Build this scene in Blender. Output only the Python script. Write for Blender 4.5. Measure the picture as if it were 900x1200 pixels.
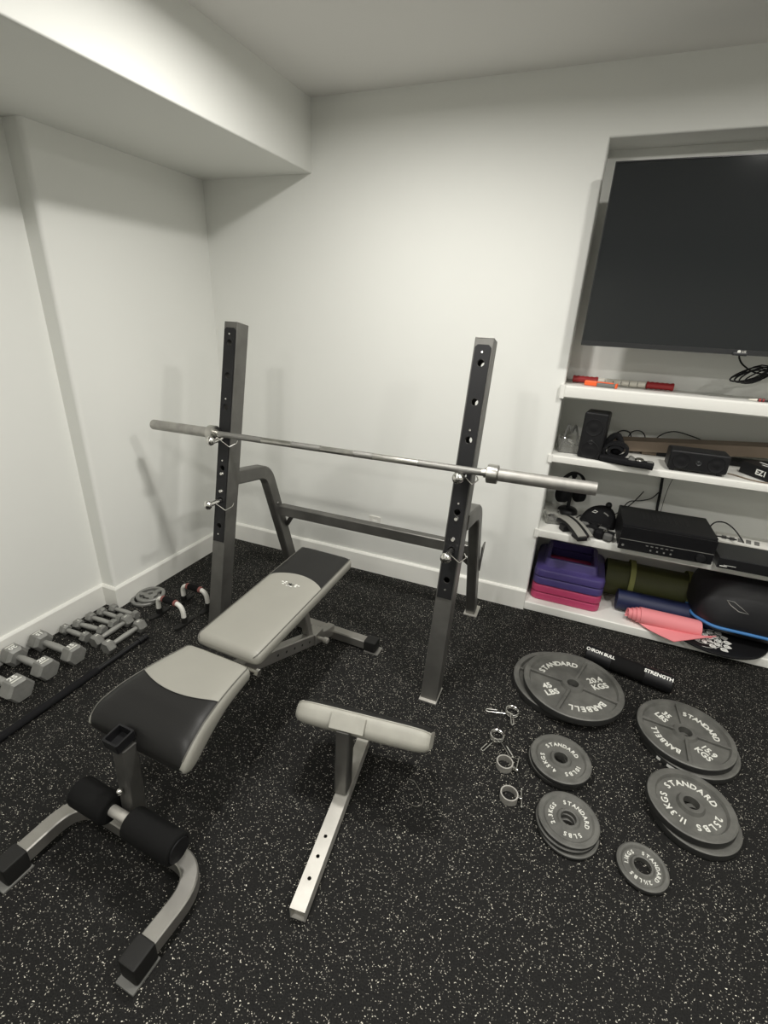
import bpy, bmesh, math, random
from mathutils import Vector, Matrix
for o in list(bpy.data.objects): bpy.data.objects.remove(o)
S = bpy.context.scene
COL = S.collection
PI = math.pi
random.seed(7)
rad = math.radians

# ------------------------------------------------------------------ camera
cd = bpy.data.cameras.new('camera'); cam = bpy.data.objects.new('camera', cd); COL.objects.link(cam)
R = ((0.924, 0.184, -0.335), (0.380, -0.346, 0.858), (0.042, -0.920, -0.389))
def rotvec(w):
    w = Vector(w); return Matrix.Rotation(w.length, 3, w.normalized())
RM = rotvec((-1.93374225, -0.409736114, 0.212720844))
M = Matrix.Identity(4)
for i in range(3):
    M[i][0] = RM[i][0]; M[i][1] = -RM[i][1]; M[i][2] = -RM[i][2]
M[0][3], M[1][3], M[2][3] = 2.18149596, -2.56176518, 1.60
cam.matrix_world = M
cd.sensor_fit = 'HORIZONTAL'; cd.sensor_width = 36.0; cd.lens = 560.930715 * 36.0 / 900.0
cd.clip_start = 0.02
S.camera = cam

# ------------------------------------------------------------------ world, lamps, exposure
W = bpy.data.worlds.new('world'); S.world = W; W.use_nodes = True
W.node_tree.nodes['Background'].inputs[0].default_value = (0.9, 0.95, 1.0, 1)
W.node_tree.nodes['Background'].inputs[1].default_value = 0.02
def lamp(x, y, power, size=0.15, col=(1.0, 0.975, 0.925)):
    l = bpy.data.lights.new('ceiling_downlight', 'AREA'); l.shape = 'DISK'; l.size = size
    l.energy = power; l.color = col; l.spread = rad(172)
    o = bpy.data.objects.new('ceiling_downlight', l); COL.objects.link(o); o.location = (x, y, 2.522)
    return o
for (x, y, p) in ((1.42, -1.10, 25), (2.87, -1.25, 26), (1.30, -2.65, 21), (3.75, -2.65, 26), (1.30, -4.10, 18), (4.30, -1.25, 8)):
    lamp(x, y, p)
S.view_settings.view_transform = 'Standard'; S.view_settings.look = 'None'
S.view_settings.gamma = 1.0; S.view_settings.use_curve_mapping = False
S.view_settings.exposure = -0.12

# ------------------------------------------------------------------ materials
def mat(name, col, rough=0.5, metal=0.0, spec=None, bump=0, bscale=200, var=0, vscale=6, coat=0, aniso=0):
    m = bpy.data.materials.new(name); m.use_nodes = True; nt = m.node_tree; b = nt.nodes['Principled BSDF']
    b.inputs['Base Color'].default_value = (*col, 1); b.inputs['Roughness'].default_value = rough; b.inputs['Metallic'].default_value = metal
    if spec is not None: b.inputs['Specular IOR Level'].default_value = spec
    if coat: b.inputs['Coat Weight'].default_value = coat; b.inputs['Coat Roughness'].default_value = 0.2
    tc = None
    if bump or var:
        tc = nt.nodes.new('ShaderNodeTexCoord')
    if bump:
        n = nt.nodes.new('ShaderNodeTexNoise'); n.inputs['Scale'].default_value = bscale; n.inputs['Detail'].default_value = 3
        nt.links.new(tc.outputs['Object'], n.inputs['Vector'])
        bp = nt.nodes.new('ShaderNodeBump'); bp.inputs['Strength'].default_value = bump; bp.inputs['Distance'].default_value = 0.002
        nt.links.new(n.outputs['Fac'], bp.inputs['Height']); nt.links.new(bp.outputs['Normal'], b.inputs['Normal'])
    if var:
        n = nt.nodes.new('ShaderNodeTexNoise'); n.inputs['Scale'].default_value = vscale; n.inputs['Detail'].default_value = 5
        nt.links.new(tc.outputs['Object'], n.inputs['Vector'])
        r = nt.nodes.new('ShaderNodeValToRGB')
        r.color_ramp.elements[0].position = 0.3; r.color_ramp.elements[1].position = 0.7
        r.color_ramp.elements[0].color = (*[c * (1 - var) for c in col], 1); r.color_ramp.elements[1].color = (*[min(1, c * (1 + var)) for c in col], 1)
        nt.links.new(n.outputs['Fac'], r.inputs['Fac']); nt.links.new(r.outputs['Color'], b.inputs['Base Color'])
    return m
MT = dict(
    wall=mat('wall_paint', (0.79, 0.795, 0.757), 0.75, bump=0.08, bscale=260),
    ceil=mat("ceiling_paint", (0.84, 0.83, 0.80), 0.85, bump=0.06, bscale=200),
    trim=mat('trim_paint', (0.78, 0.775, 0.73), 0.38),
    shelf=mat('shelf_paint', (0.80, 0.795, 0.75), 0.4),
    rack=mat('rack_steel', (0.15, 0.147, 0.137), 0.42, 0.7, bump=0.06, bscale=90, var=0.16, vscale=9),
    benchsteel=mat('bench_steel', (0.34, 0.33, 0.305), 0.40, 0.8, bump=0.05, bscale=90, var=0.10, vscale=12),
    lightsteel=mat('pale_steel', (0.52, 0.505, 0.465), 0.45, 0.6, bump=0.05, bscale=70, var=0.10, vscale=14),
    chrome=mat('chrome', (0.72, 0.71, 0.68), 0.16, 1.0),
    barsteel=mat('bar_steel', (0.50, 0.49, 0.46), 0.30, 1.0, bump=0.12, bscale=500, var=0.12, vscale=30),
    sleeve=mat('sleeve_steel', (0.40, 0.39, 0.365), 0.52, 0.85, bump=0.05, bscale=120, var=0.15, vscale=25),
    guard=mat('black_guard_plastic', (0.011, 0.011, 0.012), 0.42, spec=0.3),
    black=mat('black_plastic', (0.009, 0.009, 0.010), 0.45, spec=0.3),
    blackmatt=mat('black_fabric', (0.008, 0.008, 0.009), 0.85, spec=0.2, bump=0.3, bscale=400),
    foam=mat('black_foam', (0.007, 0.007, 0.007), 0.85, spec=0.15, bump=0.2, bscale=300),
    rubber=mat('black_rubber_cap', (0.014, 0.0138, 0.013), 0.6, spec=0.25),
    vgrey=mat('taupe_vinyl', (0.27, 0.264, 0.232), 0.42, bump=0.10, bscale=350, var=0.04, vscale=5),
    vpale=mat('worn_vinyl', (0.345, 0.337, 0.295), 0.5, bump=0.10, bscale=350, var=0.12, vscale=9),
    vblack=mat('black_vinyl', (0.012, 0.0117, 0.0113), 0.42, spec=0.28, bump=0.10, bscale=350),
    piping=mat('vinyl_piping', (0.10, 0.097, 0.085), 0.45),
    iron=mat('cast_iron', (0.105, 0.104, 0.095), 0.5, 0.15, bump=0.25, bscale=160, var=0.25, vscale=18),
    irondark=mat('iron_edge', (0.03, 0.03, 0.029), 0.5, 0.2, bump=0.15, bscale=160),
    letter=mat('silver_lettering', (0.66, 0.66, 0.61), 0.5, bump=0.1),
    silver=mat('grey_painted_iron', (0.23, 0.23, 0.215), 0.45, 0.3, bump=0.2, bscale=180, var=0.12, vscale=30),
    handle=mat('grey_handle', (0.33, 0.33, 0.31), 0.4, 0.4),
    white=mat('white_print', (0.78, 0.78, 0.74), 0.5),
    whitep=mat('white_plastic', (0.72, 0.71, 0.66), 0.35),
    screen=mat('tv_screen', (0.016, 0.018, 0.019), 0.08, spec=0.45),
    bezel=mat('tv_bezel', (0.020, 0.021, 0.022), 0.35),
    redrub=mat('muted_red_rubber', (0.22, 0.075, 0.065), 0.6),
    red=mat('red_plastic', (0.36, 0.025, 0.028), 0.4),
    orange=mat('orange_plastic', (0.85, 0.13, 0.03), 0.4),
    greyp=mat('grey_plastic', (0.16, 0.16, 0.15), 0.5),
    paleband=mat('pale_segment', (0.82, 0.79, 0.70), 0.45),
    purple=mat('purple_plastic', (0.062, 0.046, 0.165), 0.38, bump=0.05, bscale=120),
    pink=mat('magenta_plastic', (0.44, 0.05, 0.13), 0.38, bump=0.05, bscale=120),
    pinkmat=mat('pink_mat', (0.80, 0.26, 0.28), 0.65, bump=0.15, bscale=300),
    navy=mat('navy_mat', (0.007, 0.013, 0.055), 0.55, bump=0.15, bscale=300),
    olive=mat('olive_mat', (0.046, 0.050, 0.011), 0.65, bump=0.15, bscale=300),
    olstrap=mat('olive_strap', (0.22, 0.23, 0.07), 0.7),
    blue=mat('blue_trim', (0.05, 0.19, 0.46), 0.45),
    board=mat('brown_board', (0.19, 0.145, 0.105), 0.6, var=0.15, vscale=6),
    foamgrey=mat('grey_padding', (0.25, 0.245, 0.22), 0.75, bump=0.2, bscale=200),
    strapgrey=mat('grey_webbing', (0.11, 0.11, 0.105), 0.8, bump=0.2, bscale=400),
    thread=mat('pale_thread', (0.22, 0.21, 0.18), 0.8),
    paper=mat('brown_paper', (0.42, 0.33, 0.22), 0.8),
)
# clear plastic
m = bpy.data.materials.new('clear_plastic'); m.use_nodes = True; b = m.node_tree.nodes['Principled BSDF']
b.inputs['Base Color'].default_value = (0.85, 0.85, 0.82, 1); b.inputs['Roughness'].default_value = 0.15; b.inputs['Transmission Weight'].default_value = 0.9; b.inputs['IOR'].default_value = 1.2
MT['clear'] = m
# rubber flooring with pale flecks
m = bpy.data.materials.new('rubber_floor'); m.use_nodes = True; nt = m.node_tree; b = nt.nodes['Principled BSDF']; L = nt.links.new
tc = nt.nodes.new('ShaderNodeTexCoord')
ns = nt.nodes.new('ShaderNodeTexNoise'); ns.inputs['Scale'].default_value = 70; ns.inputs['Detail'].default_value = 2
L(tc.outputs['Object'], ns.inputs['Vector'])
mx = nt.nodes.new('ShaderNodeVectorMath'); mx.operation = 'MULTIPLY_ADD'; mx.inputs[1].default_value = (0.012, 0.012, 0); L(ns.outputs['Color'], mx.inputs[0]); L(tc.outputs['Object'], mx.inputs[2])
def fleck(scale, thr, keep, stretch, rot):
    mp = nt.nodes.new('ShaderNodeMapping'); mp.inputs['Scale'].default_value = stretch; mp.inputs['Rotation'].default_value = (0, 0, rot); L(mx.outputs[0], mp.inputs['Vector'])
    v = nt.nodes.new('ShaderNodeTexVoronoi'); v.voronoi_dimensions = '2D'; v.inputs['Scale'].default_value = scale; L(mp.outputs[0], v.inputs['Vector'])
    sx = nt.nodes.new('ShaderNodeSeparateColor'); L(v.outputs['Color'], sx.inputs[0])
    # radius varies with the cell
    rr = nt.nodes.new('ShaderNodeMath'); rr.operation = 'MULTIPLY_ADD'; rr.inputs[1].default_value = thr * 0.8; rr.inputs[2].default_value = thr * 0.45; L(sx.outputs['Green'], rr.inputs[0])
    lt = nt.nodes.new('ShaderNodeMath'); lt.operation = 'LESS_THAN'; L(v.outputs['Distance'], lt.inputs[0]); L(rr.outputs[0], lt.inputs[1])
    kp = nt.nodes.new('ShaderNodeMath'); kp.operation = 'LESS_THAN'; kp.inputs[1].default_value = keep; L(sx.outputs['Red'], kp.inputs[0])
    a = nt.nodes.new('ShaderNodeMath'); a.operation = 'MULTIPLY'; L(lt.outputs[0], a.inputs[0]); L(kp.outputs[0], a.inputs[1])
    c = nt.nodes.new('ShaderNodeMath'); c.operation = 'MULTIPLY'; L(a.outputs[0], c.inputs[0])
    br = nt.nodes.new('ShaderNodeMath'); br.operation = 'MULTIPLY_ADD'; br.inputs[1].default_value = 0.75; br.inputs[2].default_value = 0.25; L(sx.outputs['Blue'], br.inputs[0]); L(br.outputs[0], c.inputs[1])
    return c
f1 = fleck(92, 0.155, 0.15, (1, 1.7, 1), 0.5); f2 = fleck(99, 0.15, 0.13, (1.7, 1, 1), 0.2); f3 = fleck(190, 0.21, 0.15, (1, 1.3, 1), 1.1)
q1 = nt.nodes.new('ShaderNodeMath'); q1.operation = 'MAXIMUM'; L(f1.outputs[0], q1.inputs[0]); L(f2.outputs[0], q1.inputs[1])
q2 = nt.nodes.new('ShaderNodeMath'); q2.operation = 'MAXIMUM'; L(q1.outputs[0], q2.inputs[0])
f3s = nt.nodes.new('ShaderNodeMath'); f3s.operation = 'MULTIPLY'; f3s.inputs[1].default_value = 0.7; L(f3.outputs[0], f3s.inputs[0]); L(f3s.outputs[0], q2.inputs[1])
n2 = nt.nodes.new('ShaderNodeTexNoise'); n2.inputs['Scale'].default_value = 260; n2.inputs['Detail'].default_value = 3; L(tc.outputs['Object'], n2.inputs['Vector'])
rb = nt.nodes.new('ShaderNodeValToRGB'); rb.color_ramp.elements[0].color = (0.004, 0.004, 0.0038, 1); rb.color_ramp.elements[1].color = (0.017, 0.0166, 0.0155, 1); rb.color_ramp.elements[0].position = 0.3; rb.color_ramp.elements[1].position = 0.75; L(n2.outputs['Fac'], rb.inputs['Fac'])
mc = nt.nodes.new('ShaderNodeMixRGB'); L(q2.outputs[0], mc.inputs['Fac']); L(rb.outputs['Color'], mc.inputs['Color1']); mc.inputs['Color2'].default_value = (0.86, 0.82, 0.71, 1)
L(mc.outputs['Color'], b.inputs['Base Color']); b.inputs['Roughness'].default_value = 0.72; b.inputs['Specular IOR Level'].default_value = 0.16
bp = nt.nodes.new('ShaderNodeBump'); bp.inputs['Strength'].default_value = 0.35; bp.inputs['Distance'].default_value = 0.002; L(n2.outputs['Fac'], bp.inputs['Height']); L(bp.outputs['Normal'], b.inputs['Normal'])
MT['floor'] = m

# ------------------------------------------------------------------ helpers
def thing(name, label, cat, loc=(0, 0, 0), rotz=0.0, group=None, rot=None):
    o = bpy.data.objects.new(name, None); COL.objects.link(o); o.empty_display_size = 0.05
    o.location = loc; o.rotation_euler = rot if rot else (0, 0, rotz)
    o['label'] = label; o['category'] = cat
    if group: o['group'] = group
    return o
def obj(name, bm, mats, parent=None, angle=40, label=None, world=False):
    me = bpy.data.meshes.new(name)
    if world and parent is not None:
        p, off = parent, Vector((0, 0, 0))
        while p: off += p.location; p = p.parent
        bm.transform(Matrix.Translation(-off))
    bmesh.ops.recalc_face_normals(bm, faces=bm.faces)
    bm.to_mesh(me); bm.free()
    for mm in (mats if isinstance(mats, (list, tuple)) else [mats]): me.materials.append(MT[mm] if isinstance(mm, str) else mm)
    me.polygons.foreach_set('use_smooth', [True] * len(me.polygons)); me.set_sharp_from_angle(angle=rad(angle))
    o = bpy.data.objects.new(name, me); COL.objects.link(o)
    if len(me.polygons) < 4000:
        wn = o.modifiers.new('wn', 'WEIGHTED_NORMAL'); wn.keep_sharp = True
    if parent: o.parent = parent
    if label: o['label'] = label
    return o
def tag(o, label, cat, group=None, loc=None, rotz=0):
    o['label'] = label; o['category'] = cat
    if group: o['group'] = group
    if loc is not None: o.location = loc; o.rotation_euler = (0, 0, rotz)
    return o
def struct(name, bm, m, angle=40, parent=None):
    o = obj(name, bm, m, parent, angle)
    if not parent: o['kind'] = 'structure'
    return o
def settle(o, base=None):
    """move a mesh's origin to the bottom centre of its own geometry"""
    vs = [v.co for v in o.data.vertices]
    c = Vector(((min(v.x for v in vs) + max(v.x for v in vs)) / 2, (min(v.y for v in vs) + max(v.y for v in vs)) / 2, min(v.z for v in vs)))
    o.data.transform(Matrix.Translation(-c)); o.location = c
    return o
def B(): return bmesh.new()
def merge(bm, t, M=None, mi=None):
    if M is not None: t.transform(M)
    if mi is not None:
        for f in t.faces: f.material_index = mi
    me = bpy.data.meshes.new('tmp'); t.to_mesh(me); t.free(); bm.from_mesh(me); bpy.data.meshes.remove(me)
def box(bm, c, s, bev=0.0, seg=2, rot=None, mi=0):
    t = B(); bmesh.ops.create_cube(t, size=1.0); bmesh.ops.scale(t, vec=s, verts=t.verts)
    if bev: bmesh.ops.bevel(t, geom=t.edges[:], offset=bev, segments=seg, profile=0.5, affect='EDGES')
    Mx = Matrix.Translation(c)
    if rot is not None: Mx = Mx @ (rot if len(rot) == 4 else rot.to_4x4())
    merge(bm, t, Mx, mi)
def zalign(d):
    return Vector(d).to_track_quat('Z', 'Y').to_matrix().to_4x4()
def cyl(bm, p0, p1, r, n=24, r2=None, bev=0.0, mi=0, seg=2):
    p0, p1 = Vector(p0), Vector(p1); d = p1 - p0; L_ = d.length; r2 = r if r2 is None else r2
    if bev: prof = [(0, 0), (r - bev, 0)] + [(r - bev + bev * math.sin(a), bev - bev * math.cos(a)) for a in [PI / 2 * k / seg for k in range(1, seg + 1)]] + [(r2 - bev + bev * math.cos(a), L_ - bev + bev * math.sin(a)) for a in [PI / 2 * k / seg for k in range(seg + 1)]] + [(0, L_)]
    else: prof = [(0, 0), (r, 0), (r2, L_), (0, L_)]
    lathe(bm, prof, n, Matrix.Translation(p0) @ zalign(d), mi)
def lathe(bm, prof, n=48, M=None, mi=0, closed=False):
    t = B(); rings = []
    for (r, z) in prof:
        if r < 1e-6: rings.append([t.verts.new((0, 0, z))])
        else: rings.append([t.verts.new((r * math.cos(2 * PI * k / n), r * math.sin(2 * PI * k / n), z)) for k in range(n)])
    seq = list(zip(rings[:-1], rings[1:]))
    if closed: seq.append((rings[-1], rings[0]))
    for a, c in seq:
        for k in range(n):
            k2 = (k + 1) % n
            if len(a) == 1 and len(c) == 1: continue
            if len(a) == 1: t.faces.new((a[0], c[k], c[k2]))
            elif len(c) == 1: t.faces.new((a[k], c[0], a[k2]))
            else: t.faces.new((a[k], c[k], c[k2], a[k2]))
    merge(bm, t, M, mi)
def sphere(bm, c, r, n=16, sc=(1, 1, 1), mi=0, rot=None):
    t = B(); bmesh.ops.create_uvsphere(t, u_segments=n, v_segments=max(6, n // 2), radius=r)
    Mx = Matrix.Translation(c)
    if rot is not None: Mx = Mx @ rot.to_4x4()
    merge(bm, t, Mx @ Matrix.Diagonal((*sc, 1)), mi)
def fillet(pts, r, n=6):
    pts = [Vector(p) for p in pts]; out = [pts[0]]
    rs = r if isinstance(r, (list, tuple)) else [r] * (len(pts) - 2)
    for i in range(1, len(pts) - 1):
        a, c, d = pts[i - 1], pts[i], pts[i + 1]; u = (a - c).normalized(); w = (d - c).normalized()
        ang = u.angle(w); tl = min(rs[i - 1] / math.tan(ang / 2), (a - c).length * 0.49, (d - c).length * 0.49)
        p, q = c + u * tl, c + w * tl
        for k in range(n + 1):
            s = k / n; out.append((1 - s) ** 2 * p + 2 * s * (1 - s) * c + s * s * q)
    out.append(pts[-1]); return out
def smooth_path(pts, n=8):
    P = [Vector(p) for p in pts]; out = []
    for i in range(len(P) - 1):
        p0 = P[max(0, i - 1)]; p1 = P[i]; p2 = P[i + 1]; p3 = P[min(len(P) - 1, i + 2)]
        for k in range(n):
            t = k / n; out.append(0.5 * ((2 * p1) + (p2 - p0) * t + (2 * p0 - 5 * p1 + 4 * p2 - p3) * t * t + (3 * p1 - p0 - 3 * p2 + p3) * t ** 3))
    out.append(P[-1]); return out
def loft(bm, rings, cap=True, closed=False, mi=0, mfun=None):
    t = B(); V = [[t.verts.new(p) for p in r] for r in rings]; n = len(V[0])
    seq = list(range(len(V) - 1)) + ([len(V) - 1] if closed else [])
    for i in seq:
        a, c = V[i], V[(i + 1) % len(V)]
        for k in range(n):
            f = t.faces.new((a[k], a[(k + 1) % n], c[(k + 1) % n], c[k])); f.material_index = mfun(i, k) if mfun else mi
    if cap and not closed:
        f = t.faces.new(V[0][::-1]); f.material_index = mfun(0, -1) if mfun else mi
        f = t.faces.new(V[-1]); f.material_index = mfun(len(V) - 2, -1) if mfun else mi
    me = bpy.data.meshes.new('tmp'); t.to_mesh(me); t.free(); bm.from_mesh(me); bpy.data.meshes.remove(me)
def tube(bm, pts, r, n=10, closed=False, mi=0):
    P = [Vector(p) for p in pts]; m_ = len(P); rings = []
    tan = []
    for i in range(m_):
        if closed: d = P[(i + 1) % m_] - P[i - 1]
        else: d = P[min(m_ - 1, i + 1)] - P[max(0, i - 1)]
        tan.append(d.normalized())
    u = tan[0].orthogonal().normalized()
    for i in range(m_):
        u = (u - tan[i] * u.dot(tan[i])).normalized(); w = tan[i].cross(u)
        rr = r[i] if isinstance(r, (list, tuple)) else r
        rings.append([P[i] + u * rr * math.cos(2 * PI * k / n) + w * rr * math.sin(2 * PI * k / n) for k in range(n)])
    loft(bm, rings, True, closed, mi)
def rrect(w, h, r, n=3):
    out = []
    for (cx, cy, a0) in ((w / 2 - r, h / 2 - r, 0), (-w / 2 + r, h / 2 - r, PI / 2), (-w / 2 + r, -h / 2 + r, PI), (w / 2 - r, -h / 2 + r, 1.5 * PI)):
        for k in range(n + 1):
            a = a0 + PI / 2 * k / n; out.append((cx + r * math.cos(a), cy + r * math.sin(a)))
    return out
def rsweep(bm, pts, w, h, side, r=0.006, mi=0, n=1):
    """rectangular tube along pts; w measured along `side`, h across it"""
    P = [Vector(p) for p in pts]; side = Vector(side).normalized(); prof = rrect(w, h, r, n); rings = []
    for i in range(len(P)):
        d = (P[min(len(P) - 1, i + 1)] - P[max(0, i - 1)]).normalized(); nn = d.cross(side).normalized(); sc = 1.0
        if 0 < i < len(P) - 1:
            d0 = (P[i] - P[i - 1]).normalized(); sc = 1.0 / max(0.5, d0.dot(d))
        s2 = nn.cross(d).normalized()
        rings.append([P[i] + s2 * a + nn * b_ * sc for a, b_ in prof])
    loft(bm, rings, True, False, mi)
def prism(bm, poly, z0, z1, bev=0.0, M=None, mi=0, seg=2):
    t = B(); a = [t.verts.new((x, y, z0)) for x, y in poly]; c = [t.verts.new((x, y, z1)) for x, y in poly]; n = len(poly)
    t.faces.new(a[::-1]); t.faces.new(c)
    for k in range(n): t.faces.new((a[k], a[(k + 1) % n], c[(k + 1) % n], c[k]))
    if bev:
        es = [e for e in t.edges if abs(e.verts[0].co.z - e.verts[1].co.z) < 1e-6]
        bmesh.ops.bevel(t, geom=es, offset=bev, segments=seg, profile=0.5, affect='EDGES')
    merge(bm, t, M, mi)
def from_curve(cu, bm, M=None, mi=0, fn=None):
    o = bpy.data.objects.new('tmpc', cu); COL.objects.link(o); bpy.context.view_layer.update()
    me = bpy.data.meshes.new_from_object(o.evaluated_get(bpy.context.evaluated_depsgraph_get()))
    bpy.data.objects.remove(o); t = B(); t.from_mesh(me); bpy.data.meshes.remove(me); bpy.data.curves.remove(cu)
    if fn:
        for v in t.verts: v.co = fn(v.co)
    merge(bm, t, M, mi)
def text(bm, s, size, M=None, depth=0.0008, bold=0.0, mi=0, fn=None, spacing=1.0):
    cu = bpy.data.curves.new('tmpt', 'FONT'); cu.body = s; cu.size = size; cu.align_x = 'CENTER'; cu.align_y = 'CENTER'
    cu.extrude = depth; cu.offset = bold * size; cu.space_character = spacing; cu.resolution_u = 3
    from_curve(cu, bm, M, mi, fn)
def holeplate(bm, outline, holes, depth, M=None, mi=0):
    """flat plate in local XY, thickness 2*depth, with round holes"""
    cu = bpy.data.curves.new('tmpp', 'CURVE'); cu.dimensions = '2D'; cu.fill_mode = 'BOTH'; cu.extrude = depth
    def spl(pts):
        s = cu.splines.new('POLY'); s.points.add(len(pts) - 1); s.use_cyclic_u = True
        for p, q in zip(s.points, pts): p.co = (q[0], q[1], 0, 1)
    spl(outline)
    for (x, y, r) in holes: spl([(x + r * math.cos(2 * PI * k / 20), y + r * math.sin(2 * PI * k / 20)) for k in range(20)])
    from_curve(cu, bm, M, mi)
T = Matrix.Translation
def RX(a): return Matrix.Rotation(a, 4, 'X')
def RY(a): return Matrix.Rotation(a, 4, 'Y')
def RZ(a): return Matrix.Rotation(a, 4, 'Z')

# ------------------------------------------------------------------ the room
H = 2.535; XR = 4.9; YF = -5.2; NX0 = 2.10; NX1 = 3.62; NZ = 2.286; XJ = -0.097; YJ = -1.0
bm = B(); box(bm, (XR / 2 - 0.15, YF / 2, -0.05), (XR + 0.7, -YF + 0.4, 0.1)); struct('floor', bm, 'floor')
bm = B(); box(bm, (XR / 2 - 0.15, YF / 2, H + 0.06), (XR + 0.7, -YF + 1.6, 0.12)); struct('ceiling', bm, 'ceil')
# back wall with the recess: a wide shallow recess for the screen, a deeper cavity below for the shelves
bm = B(); D1 = 0.172; D2 = 0.45; ZC = 1.237
def rect(x0, x1, z0, z1, y): return [Vector((x0, y, z0)), Vector((x1, y, z0)), Vector((x1, y, z1)), Vector((x0, y, z1))]
rr_ = 0.010; rings = [rect(-0.25, XR + 0.2, -0.02, H + 0.02, 0.60), rect(-0.25, XR + 0.2, -0.02, H + 0.02, 0.0)]
for k in range(5):
    a_ = PI / 2 * k / 4; g = rr_ * (1 - math.sin(a_)); rings.append(rect(NX0 - g, NX1 + g, -0.015, NZ + g, rr_ * (1 - math.cos(a_))))
rings.append(rect(NX0, NX1, -0.015, NZ, 0.60)); loft(bm, rings, False, True)
box(bm, ((NX0 + NX1) / 2, (D1 + 0.60) / 2, (ZC + NZ) / 2), (NX1 - NX0 + 0.02, 0.60 - D1, NZ - ZC + 0.02))
box(bm, ((NX0 + NX1) / 2, (D2 + 0.60) / 2, ZC / 2), (NX1 - NX0 + 0.02, 0.60 - D2, ZC + 0.01))
struct('wall_back', bm, 'wall')
bm = B()
box(bm, (-0.15, YJ / 2 + 0.1, H / 2), (0.30, -YJ + 0.2, H), 0.02, 4)
box(bm, (XJ - 0.15, (YF + YJ) / 2 + 0.0, H / 2), (0.30, YJ - YF + 0.03, H), 0.012, 3)
struct('wall_left', bm, 'wall')
bm = B(); box(bm, (XR + 0.1, YF / 2, H / 2), (0.2, -YF + 0.4, H)); struct('wall_right', bm, 'wall')
bm = B(); box(bm, (XR / 2, YF - 0.1, H / 2), (XR + 0.6, 0.2, H)); struct('wall_front', bm, 'wall')
bm = B(); box(bm, (0.20, YF / 2, (2.225 + H) / 2 + 0.01), (1.0, -YF + 0.02, H - 2.225 + 0.02), 0.007, 3); struct('ceiling_bulkhead', bm, 'wall')
def base_profile(h=0.128, t=0.016):
    return [(0, 0), (t, 0), (t, h - 0.012), (t * 0.72, h - 0.004), (t * 0.4, h), (0, h)]
def baseboard(name, pts, nrm):
    bm = B(); rings = []
    for (x, y), (nx, ny) in zip(pts, nrm):
        rings.append([Vector((x + nx * a, y + ny * a, z)) for a, z in base_profile()])
    loft(bm, rings); return struct(name, bm, 'trim', 25)
baseboard('baseboard_back', [(0.0, 0), (NX0, 0)], [(0, -1), (0, -1)])
baseboard('baseboard_left', [(XJ, YF), (XJ, YJ), (0, YJ), (0, 0)], [(1, 0), (1, -1), (1, -1), (1, 0)])
baseboard('baseboard_right', [(NX1, 0), (XR, 0)], [(0, -1), (0, -1)])

# built-in shelves
SH = thing('built_in_shelving', 'white built-in shelves with rounded front edges filling the recess under the television', 'shelves', (2.86, 0.2, 0.0))
xc, xw = (NX0 + NX1) / 2, NX1 - NX0 - 0.002
def shelf_board(z0, z1, y0, y1, nose, name='shelf'):
    bm = B(); h = z1 - z0; r = min(nose, h * 0.48); pr = []
    for k in range(7):
        a = -PI / 2 + PI * k / 6; pr.append((y0 + r - r * math.cos(a) if False else y0 + r * (1 - math.cos(a)), (z0 + z1) / 2 + (h / 2 - r) * (1 if a > 0 else -1 if a < 0 else 0) + r * math.sin(a)))
    poly = [(y1, z0)] + pr + [(y1, z1)]
    loft(bm, [[Vector((x, y, z)) for y, z in poly] for x in (xc - xw / 2, xc + xw / 2)])
    return obj(name, bm, 'shelf', SH, 30, world=True)
shelf_board(1.236, 1.300, -0.022, D1, 0.018)
shelf_board(0.905, 0.945, -0.008, D2, 0.012)
shelf_board(0.474, 0.522, -0.008, D2, 0.012)
shelf_board(0.002, 0.056, -0.012, D2, 0.010)
for z0, z1 in ((1.30, 1.322),):
    pass
for (z, h, y_) in ((0.925, 0.042, -0.004), (0.498, 0.050, -0.004), (1.268, 0.066, -0.011)):
    bm = B(); box(bm, (NX0 - 0.004, y_, z), (0.022, -2 * y_ + 0.006, h), 0.003); obj('end_block', bm, 'shelf', SH, world=True)

# wall outlet behind the rack
OUT = thing('wall_outlet', 'white wall outlet plate low on the back wall behind the rack crossbar', 'outlet', (1.125, 0, 0.34))
bm = B(); box(bm, (0, -0.004, 0), (0.075, 0.008, 0.118), 0.003); obj('cover_plate', bm, 'whitep', OUT)
for s in (-1, 1):
    bm = B(); box(bm, (0, -0.009, s * 0.021), (0.034, 0.004, 0.028), 0.0015); obj('socket', bm, 'trim', OUT)

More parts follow.
